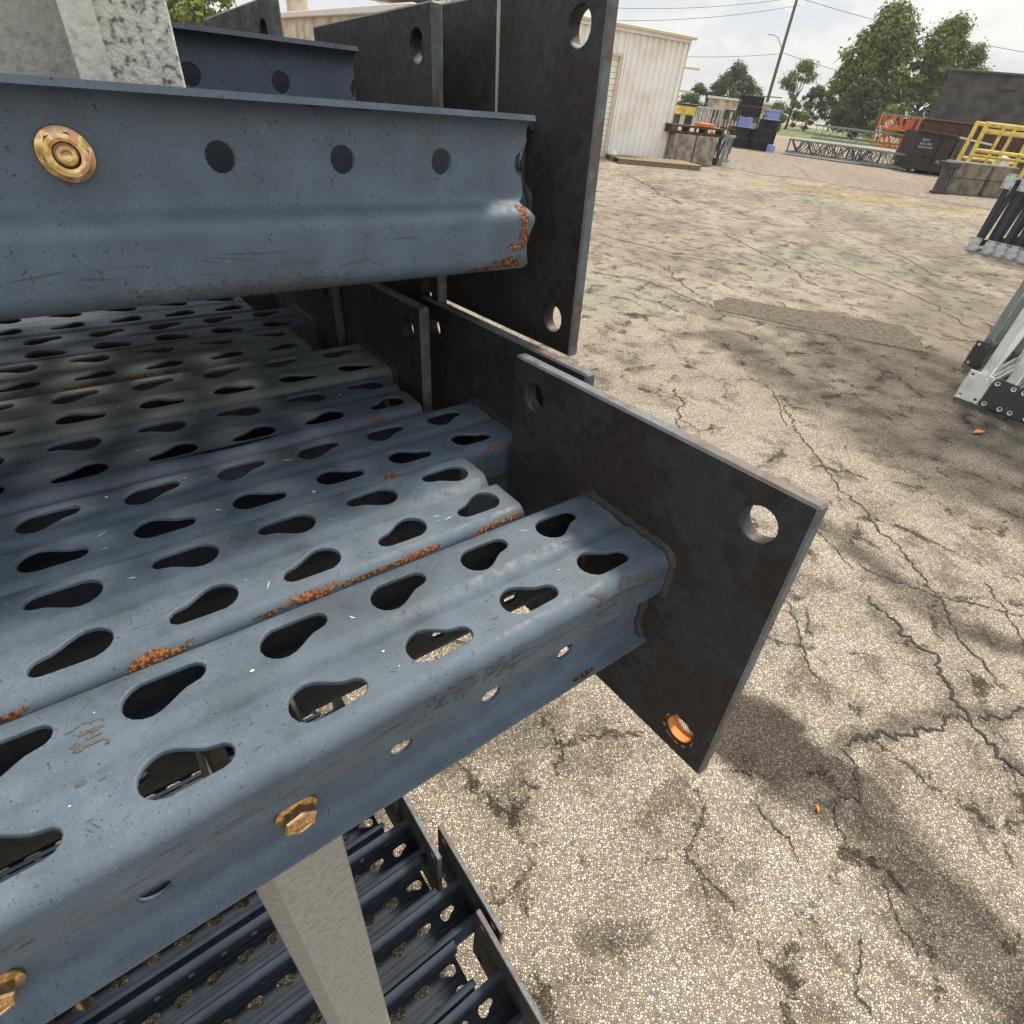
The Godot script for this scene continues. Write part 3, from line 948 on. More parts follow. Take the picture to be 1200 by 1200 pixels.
	upright("blue-grey rack frame third from the viewer, its base plate half behind the nearest plate", low, Vector3(0.0193, -0.0029, -0.141), 1.0, true, 0.0357, M.steel, {
		"plate_m": M.plate1, "plate_at": Vector2(-0.0367, -0.0107), "chips": 13, "scratches": 205, "far_m": M.steel_navy, "hugs": [[1.0, 0.27, 0.36, -0.12, -0.06, 31, 0.4, "rust"], [1.0, 0.28, 0.4, 0.0, 0.034, 32, 0.5, "rust"]]})
	upright("slate-blue rack frame fourth from the viewer, cut end just short of the second plate", low, Vector3(-0.013, 0.0031, -0.216), 1.0, false, 0.0228, M.steel_dark, {
		"chips": 14, "far_m": M.steel_navy, "hugs": [[1.0, 0.30, 0.36, -0.03, 0.0226, 41, 0.4, "rust"], [1.0, 0.30, 0.335, -0.2, 0.0, 42, 0.45, "rust_dark", 70.0]], "mesh": column_mesh(-1.7, 0.0228, -1.0, dent, 0.012)})
	upright("grey-green rack frame fifth from the viewer, rust-stained plate at its end", low, Vector3(-0.0053, 0.0068, -0.292), 1.0, true, 0.03, M.steel_grey, {
		"plate_m": M.plate3, "plate_x": 0.0295, "plate_at": Vector2(-0.0406, -0.016), "far_m": M.steel_navy, "chips": 15, "mesh": column_mesh(-1.7, 0.0295, 1.0), "hugs": [[-1.0, 0.0, 0.22, 0.0, 0.029, 51, 0.5, "rust"]]})
	upright("grey-green rack frame sixth from the viewer, square cut end in the shade", low, Vector3(-0.0411, 0.0043, -0.3815), 1.0, false, 0.0228, M.steel_grey, {"far_m": M.steel_navy, "chips": 16, "hugs": [[1.0, 0.275, 0.36, -0.2, -0.05, 61, 0.45, "rust"]]})
	var deep := ["seventh", "eighth", "ninth", "tenth"]
	for k in 4:
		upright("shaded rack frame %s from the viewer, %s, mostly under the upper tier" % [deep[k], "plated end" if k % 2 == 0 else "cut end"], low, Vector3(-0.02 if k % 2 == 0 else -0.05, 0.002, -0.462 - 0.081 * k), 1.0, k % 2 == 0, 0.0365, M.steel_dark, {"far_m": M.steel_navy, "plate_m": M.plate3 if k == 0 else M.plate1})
	# upper tier, lying the other way up
	var high := "rack frames on edge in the upper tier"
	var ufront := column_mesh(-1.7, 0.0263, -1.0, func(p): return p, 0.05, 0.0035)
	var u := upright("blue-grey rack frame in front of the upper tier, gold nut and torn rusty end", high, Vector3(0.0067, 0.1195, -0.1195), -1.0, false, 0.0253, M.steel, {
		"scratches": 207, "mesh": ufront, "brace_x": -0.1987, "brace_w": 0.086, "brace_m": M.galv_clean, "bolts": [-0.1778], "far_m": M.steel_navy,
		"hugs": [[-1.0, 0.36, 0.66, 0.016, 0.0235, 71, 0.66, "rust"], [-1.0, 0.33, 0.45, 0.008, 0.0235, 72, 0.5, "rust"], [-1.0, 0.27, 0.38, -0.02, 0.0235, 73, 0.5, "rust_dark"], [-1.0, 0.27, 0.4, -0.195, -0.065, 74, 0.40, "scuff", 700.0], [-1.0, 0.96, 1.0, -0.005, 0.023, 75, 0.5, "rust"], [-1.0, 0.97, 1.0, -0.115, -0.035, 76, 0.4, "rust_dark"]]})
	var strip := MB.new()
	strip.box(Vector3(0, 0.49, 0), Vector3(0.025, 0.98, 0.003), Basis.IDENTITY, 0.0008)
	part("brace", strip.mesh(), M.galv, u, Transform3D(Basis.IDENTITY, Vector3(-0.1427, 0.035, 0.008)))
	var tall := upright("dark rack frame with a tall plate against the yard, behind the front upper frame", high, Vector3(0.0555, 0.1195, -0.1975), -1.0, true, 0.0365, M.steel_dark, {"plate_x": 0.0355, "plate_m": M.plate1, "plate_at": Vector2(0.0353, -0.0105), "brace_x": -0.5})
	var sliver := MB.new()
	sliver.prism(PackedVector2Array([Vector2(-0.0004, 0.066), Vector2(0.0008, 0.068), Vector2(0.0014, 0.10), Vector2(0.0019, 0.1375), Vector2(-0.0009, 0.1375), Vector2(-0.0007, 0.10)]), -0.0005, 0.0008, Transform3D(Basis(Vector3.UP, -PI / 2), Vector3(0.0352, 0, -0.0045)))
	part("pale_streak", sliver.mesh(), M.galv_clean, tall)  # thin pale tapering line down the tall plate
	upright("dark blue rack frame raised behind the pale brace, cut end against a plate", high, Vector3(-0.0166, 0.1505, -0.272), -1.0, false, 0.0228, M.steel_dark, {"brace_x": -0.7})
	upright("rack frame whose mottled plate stands behind the raised dark blue frame", high, Vector3(0.0225, 0.1155, -0.3505), -1.0, true, 0.0365, M.steel_dark, {"plate_x": 0.0355, "plate_m": M.plate2, "plate_at": Vector2(0.0333, 0.0125), "brace_x": -0.6})
	upright("rack frame hidden between the two farther plates of the upper tier", high, Vector3(-0.07, 0.12, -0.43), -1.0, false, 0.0228, M.steel_dark, {"brace_x": -0.8})
	upright("rack frame with a grey plate, tilted highest at the far side of the upper tier", high, Vector3(-0.0335, 0.122, -0.508), -1.0, true, 0.0365, M.steel_dark, {"plate_m": M.plate3, "plate_at": Vector2(0.0355, 0.017), "brace_x": -0.7})
	upright("rack frame farthest back in the upper tier, brown plate low between two others", high, Vector3(-0.01, 0.122, -0.66), -1.0, true, 0.0365, M.steel_dark, {"plate_m": M.plate1, "plate_at": Vector2(0.0355, -0.01), "brace_x": -0.8})
	# timbers under and between the tiers
	var x_at := [-0.62, -1.45]
	for k in 2:
		var tb := MB.new()
		tb.box(Vector3(0, 0, 0), Vector3(0.09, 0.088, 1.1), Basis.IDENTITY, 0.004)
		var where := ["near the plated ends", "near the far ends"]
		var o := part("dunnage_timber", tb.mesh(), M.wood, self, S * Transform3D(Basis.IDENTITY, Vector3(x_at[k], 0.052, -0.38)))
		tag(o, "square timber lying between the two tiers of rack frames, " + where[k], "timber", "timbers under the rack frames")
		for j in 2:
			var t := S * Transform3D(Basis.IDENTITY, Vector3(x_at[k], -FRAME_DEPTH - 0.052 - j * 0.0895, -0.38))
			o = part("dunnage_timber", tb.mesh(), M.wood, self, t)
			tag(o, "square timber %s under the lower rack frames, %s" % ["on top of the pair" if j == 0 else "lying on the ground", where[k]], "timber", "timbers under the rack frames")


# ------------------------------------------------------------------ ground
func seg_dist(p: Vector2, pts: Array) -> float:
	var best := 1e9
	for i in pts.size() - 1:
		var a := Vector2(pts[i][0], pts[i][1]); var b := Vector2(pts[i + 1][0], pts[i + 1][1])
		best = minf(best, p.distance_to(Geometry2D.get_closest_point_to_segment(p, a, b)))
	return best


func build_ground() -> void:
	var warp := fnl(71, 1.3, FastNoiseLite.TYPE_SIMPLEX, 4)
	var broad := fnl(72, 0.25, FastNoiseLite.TYPE_SIMPLEX, 4)
	var small := fnl(73, 2.6, FastNoiseLite.TYPE_SIMPLEX, 3)
	# dark stains [points, half width, strength], then tints
	var dark := [
		[[[0.72, -1.08], [0.86, -0.90], [1.0, -0.72], [1.13, -0.54], [1.25, -0.4]], 0.13, 0.95],
		[[[1.2, -2.35], [1.39, -2.01], [1.61, -1.67], [1.74, -1.47], [1.95, -1.4]], 0.08, 0.8],
		[[[1.52, -4.38], [1.86, -3.75], [2.12, -3.37], [2.37, -2.8]], 0.24, 0.75],
		[[[2.75, -4.5], [2.82, -4.11], [2.75, -3.31], [2.85, -2.73]], 0.75, 0.8],
		[[[2.3, -6.1], [3.02, -5.32]], 0.14, 0.5],
		[[[1.67, -3.37], [2.03, -2.91], [2.21, -2.52]], 0.10, 0.5],
		[[[-0.1, -0.78], [0.17, -0.88]], 0.07, 0.5], [[[0.26, -0.38], [0.40, -0.41]], 0.035, 0.6],
		[[[2.21, -13.5], [3.74, -10.73], [4.32, -8.6], [4.99, -7.24], [5.2, -5.5]], 0.22, 0.5], [[[6.9, -21.36], [5.75, -12.0], [6.0, -8.0]], 0.3, 0.35],
		[[[0.45, -3.41], [0.33, -3.12]], 0.08, 0.4], [[[3.3, -4.6], [4.2, -5.6], [5.2, -6.6]], 0.8, 0.35], [[[1.25, -5.5], [1.6, -5.0], [2.0, -4.3]], 0.09, 0.5]]
	for q in [[[[1.06, -0.93], [1.26, -1.0], [1.45, -1.07], [1.54, -1.09]], 0.03, 0.6], [[[1.06, -0.93], [1.06, -0.85], [0.92, -0.74]], 0.025, 0.6], [[[1.42, -1.62], [1.53, -1.15], [1.62, -0.86]], 0.035, 0.6], [[[1.55, -1.09], [2.1, -1.2]], 0.03, 0.6], [[[1.6, -5.22], [1.38, -5.58], [1.09, -5.9]], 0.07, 0.5], [[[1.6, -5.25], [2.3, -4.88], [3.3, -4.65]], 0.05, 0.5]]: dark.append(q)
	var green := [[[[0.2, -5.0], [1.1, -5.5]], 0.45], [[[3.4, -8.5], [4.7, -7.8]], 0.4], [[[6.5, -14.8], [7.5, -12.2]], 0.8], [[[2.4, -6.9], [4.6, -9.3]], 0.3]]
	var yellow := [[[[5.6, -17.2], [7.9, -16.1]], 0.7], [[[7.3, -17.3], [10.5, -15.8]], 0.9]]
	var base := Color(0.97, 0.95, 0.895)
	var mb := MB.new(); mb.use_c = true
	var radii := []
	var r := 0.12
	while r < 30.0:
		radii.append(r); r *= 1.028
	for q in [34.0, 42.0, 55.0, 80.0, 130.0, 250.0, 600.0]: radii.append(q)
	var na := 300
	var prev := []
	var idx := PackedInt32Array()
	var verts := PackedVector3Array(); var cols := PackedColorArray(); var norms := PackedVector3Array()
	for i in radii.size():
		for k in na:
			var a := TAU * k / na
			var p: Vector2 = Vector2(sin(a), -cos(a)) * float(radii[i])
			var c := base
			if radii[i] < 60.0:
				var d := Vector2(warp.get_noise_2d(p.x, p.y), warp.get_noise_2d(p.x + 50.0, p.y)) * 0.32
				var pw: Vector2 = p + d
				var b := broad.get_noise_2d(p.x, p.y)
				var sm := small.get_noise_2d(p.x, p.y)
				c = c * (0.97 + 0.2 * b + 0.14 * sm)
				var sh := 0.0
				for s in dark:
					var w: float = s[1]
					var dist := seg_dist(p + d * minf(1.0, w * 3.0), s[0])
					sh = maxf(sh, s[2] * (1.0 - smoothstep(w * 0.7, w * 1.2, dist)))
				c = c.lerp(Color(0.23, 0.22, 0.21), minf(1.0, sh * (0.95 + 0.4 * sm)))
				for s in green:
					var g := 1.0 - smoothstep(s[1] * 0.3, s[1] * 1.3, seg_dist(pw, s[0]))
					c = c.lerp(Color(0.80, 0.91, 0.80), 0.75 * g)
				for s in yellow:
					var g := 1.0 - smoothstep(s[1] * 0.3, s[1] * 1.3, seg_dist(pw, s[0]))
					c = c.lerp(Color(1.0, 0.84, 0.45), 0.5 * g)
				# old wheel tracks, streaks along the drive
				var along: float = p.dot(Vector2(0.45, -0.89)); var across: float = p.dot(Vector2(0.89, 0.45))
				var st := small.get_noise_2d(along * 0.12, across * 0.9 + 7.0)
				c = c * (1.0 - 0.30 * smoothstep(0.05, 0.5, st) * smoothstep(4.0, 9.0, radii[i]))
			verts.append(Vector3(p.x, 0, p.y)); norms.append(Vector3.UP); cols.append(Color(clampf(c.r, 0, 1), clampf(c.g, 0, 1), clampf(c.b, 0, 1)))
	verts.append(Vector3.ZERO); norms.append(Vector3.UP); cols.append(base)
	var centre := verts.size() - 1
	for k in na:
		idx.append_array([centre, k, (k + 1) % na])
		for i in radii.size() - 1:
			var p0 := i * na + k; var p1 := i * na + (k + 1) % na
			var q0 := p0 + na; var q1 := p1 + na
			idx.append_array([p0, q0, q1, p0, q1, p1])
	var arr := []; arr.resize(Mesh.ARRAY_MAX)
	arr[Mesh.ARRAY_VERTEX] = verts; arr[Mesh.ARRAY_NORMAL] = norms; arr[Mesh.ARRAY_COLOR] = cols; arr[Mesh.ARRAY_INDEX] = idx
	var am := ArrayMesh.new(); am.add_surface_from_arrays(Mesh.PRIMITIVE_TRIANGLES, arr)
	var ground := structure("ground", am, M.asphalt)
	# cracks: ragged, tapering strips of dark earth
	var lines := [
		[[[1.64, -3.36], [1.61, -3.01], [1.62, -2.64], [1.66, -2.22], [1.74, -1.93], [1.73, -1.69], [1.72, -1.47], [1.71, -1.24]], 0.008],
		[[[1.06, -0.93], [1.26, -1.0], [1.45, -1.07], [1.54, -1.09]], 0.011], [[[1.06, -0.93], [1.06, -0.85], [1.05, -0.79], [0.92, -0.74]], 0.007],
		[[[1.42, -1.62], [1.52, -1.36], [1.53, -1.15], [1.52, -1.0], [1.62, -0.86]], 0.011], [[[1.55, -1.09], [1.75, -1.14], [2.1, -1.2]], 0.007],
		[[[0.94, -3.36], [0.96, -3.12], [0.9, -2.92], [0.86, -2.8]], 0.009], [[[0.9, -2.92], [1.0, -2.81], [1.17, -2.9]], 0.006], [[[1.64, -3.55], [1.55, -3.0]], 0.006],
		[[[1.07, -1.15], [1.09, -1.51], [1.03, -1.57], [0.9, -1.7]], 0.005], [[[0.73, -0.74], [0.78, -0.67], [0.82, -0.59]], 0.005], [[[1.03, -0.58], [1.01, -0.49], [1.03, -0.42]], 0.004],
		[[[1.6, -5.22], [1.38, -5.58], [1.09, -5.9], [0.48, -6.01]], 0.014], [[[3.43, -5.35], [3.73, -5.16], [4.29, -5.31]], 0.012], [[[2.54, -9.3], [2.9, -7.89], [3.1, -6.61]], 0.02],
		[[[1.69, -16.01], [2.11, -12.82], [2.4, -11.5]], 0.035], [[[1.46, -1.79], [1.74, -1.64], [2.06, -1.6]], 0.006], [[[3.31, -4.72], [3.24, -5.28], [3.19, -5.62]], 0.012],
		[[[2.0, -1.78], [1.96, -1.46], [1.85, -1.2]], 0.006], [[[0.92, -0.46], [0.86, -0.37], [0.87, -0.3]], 0.004], [[[0.53, -5.23], [0.81, -5.21], [0.94, -5.02]], 0.008], [[[1.28, -6.67], [1.47, -6.06], [1.52, -5.64]], 0.016],
		[[[1.6, -5.22], [1.75, -5.05], [2.3, -4.9], [3.25, -4.68]], 0.012], [[[2.41, -4.3], [2.9, -4.15]], 0.008], [[[1.1, -2.5], [1.3, -2.2], [1.45, -1.75]], 0.005], [[[0.4, -1.9], [0.62, -1.75], [0.9, -1.7]], 0.004],
		[[[3.2, -9.0], [3.9, -7.6], [4.3, -6.4], [4.2, -5.6]], 0.016], [[[0.6, -8.0], [1.5, -7.4], [2.4, -7.3]], 0.015], [[[0.3, -10.5], [1.5, -9.9], [2.5, -9.3]], 0.02], [[[4.5, -12.0], [5.2, -9.5], [5.1, -8.0]], 0.02]]
	var rng := RandomNumberGenerator.new(); rng.seed = 77
	for li in lines.size():
		var pts: Array = lines[li][0]; var w: float = lines[li][1]
		var fine := []
		for i in pts.size() - 1:
			var a := Vector2(pts[i][0], pts[i][1]); var b := Vector2(pts[i + 1][0], pts[i + 1][1])
			var n := maxi(2, int(a.distance_to(b) / (w * 1.1)))
			for j in n:
				var t := j / float(n)
				var side := (b - a).orthogonal().normalized()
				fine.append(a.lerp(b, t) + side * ((warp.get_noise_1d(li * 31.0 + (i + t) * 0.7) * 4.0 + small.get_noise_1d(li * 17.0 + (i + t) * 1.9) * 2.0) * w + rng.randf_range(-w, w) * 0.16))
		fine.append(Vector2(pts[-1][0], pts[-1][1]))
		var cb := MB.new()
		var L := []; var R := []
		for i in fine.size():
			var d: Vector2 = (fine[mini(i + 1, fine.size() - 1)] - fine[maxi(i - 1, 0)]).normalized().orthogonal()
			var ww := w * rng.randf_range(0.2, 0.62) * minf(1.0, minf(i, fine.size() - 1 - i) / 4.0 + 0.05)
			L.append(Vector3(fine[i].x + d.x * ww, 0.0035, fine[i].y + d.y * ww)); R.append(Vector3(fine[i].x - d.x * ww, 0.0035, fine[i].y - d.y * ww))
		for i in fine.size() - 1: cb.fq(L[i], L[i + 1], R[i + 1], R[i], Vector3.UP)
		var o := part("crack", cb.mesh(), M.crack, ground)
		o.set_meta("kind", "structure")
	# the smoother repair patch
	var poly := [Vector2(1.62, -5.2), Vector2(2.1, -5.05), Vector2(2.75, -4.86), Vector2(3.32, -4.71), Vector2(3.42, -5.02), Vector2(3.46, -5.42), Vector2(2.9, -5.5), Vector2(2.3, -5.57), Vector2(1.85, -5.66), Vector2(1.68, -5.5)]
	var pb := MB.new()
	var mid := Vector2(2.5, -5.2)
	for i in poly.size():
		var a: Vector2 = poly[i]; var b: Vector2 = poly[(i + 1) % poly.size()]
		for j in 6:
			var q0 := a.lerp(b, j / 6.0); var q1 := a.lerp(b, (j + 1) / 6.0)
			q0 += (q0 - mid) * 0.03 * warp.get_noise_2d(q0.x * 3, q0.y * 3); q1 += (q1 - mid) * 0.03 * warp.get_noise_2d(q1.x * 3, q1.y * 3)
			var u := Vector3(0, 0.005, 0)
			pb.tri(Vector3(mid.x, 0.006, mid.y), Vector3(q0.x, 0, q0.y) + u, Vector3(q1.x, 0, q1.y) + u, Vector3.UP, Vector3.UP, Vector3.UP)
			pb.fq(Vector3(q0.x, 0.0, q0.y), Vector3(q1.x, 0.0, q1.y), Vector3(q1.x, 0.005, q1.y), Vector3(q0.x, 0.005, q0.y), Vector3((q0 - mid).x, 0.3, (q0 - mid).y).normalized())
	structure("asphalt_patch", pb.mesh(), M.patch)
	# gravel yard beyond the asphalt
	var gb := MB.new(); gb.use_c = true
	var front := [Vector2(-30, -26.0), Vector2(2.5, -22.2), Vector2(5.4, -20.2), Vector2(8.0, -19.3), Vector2(10.5, -18.6), Vector2(12.4, -17.2), Vector2(16.0, -14.0), Vector2(40, -6.0)]
	var rows := 10
	for i in front.size() - 1:
		for j in 8:
			for k in rows:
				var q := []
				var cl := []
				for e in [[0, 0], [1, 0], [1, 1], [0, 1]]:
					var t: float = (j + e[0]) / 8.0
					var f: Vector2 = front[i].lerp(front[i + 1], t)
					f += Vector2(0.3, 1.0) * warp.get_noise_1d(f.x * 0.8) * 0.9
					var bk := Vector2(f.x * 1.9 + 2.0, -58.0)
					var s: float = pow((k + e[1]) / float(rows), 1.8)
					var p := f.lerp(bk, s)
					q.append(Vector3(p.x, 0.006, p.y))
					var b := broad.get_noise_2d(p.x * 0.8, p.y * 0.8)
					cl.append(Color(0.95, 0.87, 0.81) * (1.0 + 0.15 * b))
				for tri in [[0, 1, 2], [0, 2, 3]]:
					var pts := [q[tri[0]], q[tri[1]], q[tri[2]]]
					var order := [0, 2, 1] if (pts[1] - pts[0]).cross(pts[2] - pts[0]).y > 0 else [0, 1, 2]
					for w in order:
						gb.tint = cl[tri[w]]; gb.put(pts[w], Vector3.UP)
	structure("gravel_yard", gb.mesh(), M.gravel)
	var hb := MB.new()
	hb.fq(Vector3(-60, 0.012, -62), Vector3(120, 0.012, -62), Vector3(160, 0.012, -140), Vector3(-60, 0.012, -140), Vector3.UP)
	structure("grass_field", hb.mesh(), M.grass)
	# fallen leaves
	for q in [[Vector3(2.85, 0.012, -3.23), 0.055, 0.4, "curled orange-brown leaf on the asphalt by the white plates"], [Vector3(0.91, 0.008, -0.73), 0.012, 1.4, "tiny orange leaf scrap on the asphalt below the big base plate"]]:
		var lb := MB.new()
		var n := 8
		for i in n:
			var x0: float = (i / float(n) - 0.5) * 2 * q[1]; var x1: float = ((i + 1) / float(n) - 0.5) * 2 * q[1]
			var w0: float = q[1] * 0.32 * sin(PI * i / n); var w1: float = q[1] * 0.32 * sin(PI * (i + 1) / n)
			for s in [-1.0, 1.0]:
				lb.fq(Vector3(x0, 0, 0), Vector3(x1, 0, 0), Vector3(x1, w1 * 0.6, s * w1), Vector3(x0, w0 * 0.6, s * w0), Vector3(0, 1, -s * 0.5).normalized())
		var o := part("fallen_leaf", lb.mesh(), M.leaf_orange, self, Transform3D(Basis(Vector3.UP, q[2]), q[0]))
		tag(o, q[3], "leaf")


# ------------------------------------------------------------------ the yard behind
# an upright frame standing on its edge; local x along the columns, y up, two columns joined by braces
func yard_frame(label: String, group: String, t: Transform3D, length: float, m: Dictionary, deep := FRAME_DEPTH, col := 0.076) -> Node3D:
	var r := thing("upright_frame", label, "rack frame", t, group)
	var cm := MB.new()
	# an open channel seen as face, two sides and lips
	cm.box(Vector3(length / 2, 0, 0), Vector3(length, 0.004, col - 0.004), Basis.IDENTITY, 0.001)
	for s in [-1.0, 1.0]:
		cm.box(Vector3(length / 2, 0.018, s * (col / 2 - 0.002)), Vector3(length, 0.034, 0.004), Basis.IDENTITY, 0.001)
		cm.box(Vector3(length / 2, 0.052, s * (col / 2 - 0.014)), Vector3(length, 0.036, 0.004), Basis.IDENTITY, 0.001)
	var mesh := cm.mesh()
	part("column", mesh, m.col, r, Transform3D(Basis.IDENTITY, Vector3(0, 0.075, 0)))
	part("column", mesh, m.get("top", m.col), r, Transform3D(Basis(Vector3.RIGHT, PI), Vector3(0, 0.075 + deep, 0)))
	if m.has("plate"):
		for y in [0.103, deep + 0.04]:
			var pm := base_plate_mesh(0.1, m.get("pw", 0.075), 0.01, 0.026, 0.011)
			part("base_plate", pm, m.plate if y < 0.5 else m.get("plate_top", m.plate), r, Transform3D(Basis.IDENTITY, Vector3(-0.0105, y, 0)))
	var x := 0.12
	var k := 0
	var xs: Array = m.get("xs", [])
	if xs.is_empty():
		while x < length - 0.1:
			xs.append([x, x]); 
			if x + 0.85 < length: xs.append([x + 0.06, x + 0.8] if k % 2 == 0 else [x + 0.8, x + 0.06])
			x += 0.9; k += 1
	for q in xs:
		var b := MB.new()
		var a := Vector3(q[0], 0.085, 0); var e := Vector3(q[1], 0.065 + deep, 0)
		b.bar(a, e, m.get("bw", 0.038), 0.036, Vector3.BACK, 0.002)
		part("brace", b.mesh(), m.get("brace", m.col), r)
	return r


func brace_run(length: float, step: float, sd: int) -> Array:
	var rng := RandomNumberGenerator.new(); rng.seed = sd + 100
	var out := [[0.05, 0.05], [length - 0.05, length - 0.05]]
	var x := 0.1 + rng.randf() * step * 0.6
	var k := sd
	while x + step < length:
		var e := x + step * rng.randf_range(0.55, 1.0)
		out.append([x, e] if k % 2 == 0 else [e, x])
		if rng.randf() < 0.45: out.append([e + 0.04, e + 0.04])
		x = e + 0.08; k += 1
	return out


func crate_mesh(w: float, h: float, d: float, cells: int) -> ArrayMesh:   # an open-sided plastic pallet box
	var mb := MB.new()
	for y in [0.02, h - 0.02]: mb.box(Vector3(0, y, 0), Vector3(w, 0.04, d), Basis.IDENTITY, 0.006)
	for s in [-1.0, 1.0]:
		for i in cells + 1:
			mb.box(Vector3((i / float(cells) - 0.5) * (w - 0.06), h / 2, s * (d / 2 - 0.02)), Vector3(0.055, h - 0.07, 0.035), Basis.IDENTITY, 0.004)
			mb.box(Vector3(s * (w / 2 - 0.02), h / 2, (i / float(cells) - 0.5) * (d - 0.06)), Vector3(0.035, h - 0.07, 0.055), Basis.IDENTITY, 0.004)
		mb.box(Vector3(0, h * 0.55, s * (d / 2 - 0.024)), Vector3(w - 0.03, 0.03, 0.03), Basis.IDENTITY, 0.003)
	mb.box(Vector3(0, h / 2, 0), Vector3(w - 0.2, h - 0.09, d - 0.2), Basis.IDENTITY, 0.0)
	return mb.mesh()


func tree(label: String, at: Vector3, h: float, w: float, m: Material, sd: int, clumps: int, trunk_h: float, group := "trees beyond the yard") -> void:
	var t := thing("leafy_tree", label, "tree", Transform3D(Basis.IDENTITY, at), group)
	var rng := RandomNumberGenerator.new(); rng.seed = sd
	var tb := MB.new()
	tb.tube([Vector3(0, -0.1, 0), Vector3(0.05, trunk_h * 0.5, 0), Vector3(0, trunk_h, 0.05), Vector3(0.1, h * 0.72, 0)], [w * 0.035, w * 0.026, w * 0.022, w * 0.006], 9)
	var cb := MB.new(); cb.use_c = true
	var base: Color = m.get_meta("base")
	var centres := []
	for k in clumps:
		var y := pow(rng.randf(), 0.8)
		var yy := lerpf(trunk_h * 0.55, h, y)
		var prof := sin(PI * pow(clampf(0.12 + 0.83 * y, 0, 1), 0.8)) * 0.5 * w
		var a := rng.randf() * TAU
		var rr := prof * sqrt(rng.randf()) * 0.95
		var c := Vector3(cos(a) * rr, yy, sin(a) * rr)
		centres.append(c)
		if k % 3 == 0:
			tb.tube([Vector3(0, lerpf(trunk_h * 0.7, yy, 0.45), 0), Vector3(c.x * 0.55, lerpf(trunk_h * 0.8, yy, 0.7), c.z * 0.55), c], [w * 0.011, w * 0.007, w * 0.002], 5, false)
	for c in centres:
		var cr := w * rng.randf_range(0.045, 0.14)
		var hue := rng.randf_range(0.75, 1.3)
		for j in int(60 + 900.0 * cr / w):
			var d := Vector3(rng.randfn(), rng.randfn() * 0.7, rng.randfn())
			var p: Vector3 = c + d * cr * 0.55
			if p.y < trunk_h * 0.4: continue
			var nn := (d.normalized() + Vector3(rng.randf() - 0.5, rng.randf() * 0.9, rng.randf() - 0.5)).normalized()
			var u := nn.cross(Vector3(rng.randf() - 0.5, rng.randf() - 0.5, rng.randf() - 0.5)).normalized()
			var v := nn.cross(u)
			var s := w * rng.randf_range(0.016, 0.034)
			var tone := hue * rng.randf_range(0.8, 1.25)
			cb.tint = Color(base.r * tone * rng.randf_range(0.9, 1.15), base.g * tone, base.b * tone)
			cb.quad(p - u * s, p + v * s * 0.55, p + u * s, p - v * s * 0.55, nn, nn, nn, nn)
	part("trunk", tb.mesh(), M.bark, t)
	part("crown", cb.mesh(), m, t)


func building_box(mb: MB, w: float, h: float, d: float) -> void:
	mb.box(Vector3(w / 2, h / 2, d / 2), Vector3(w, h, d))


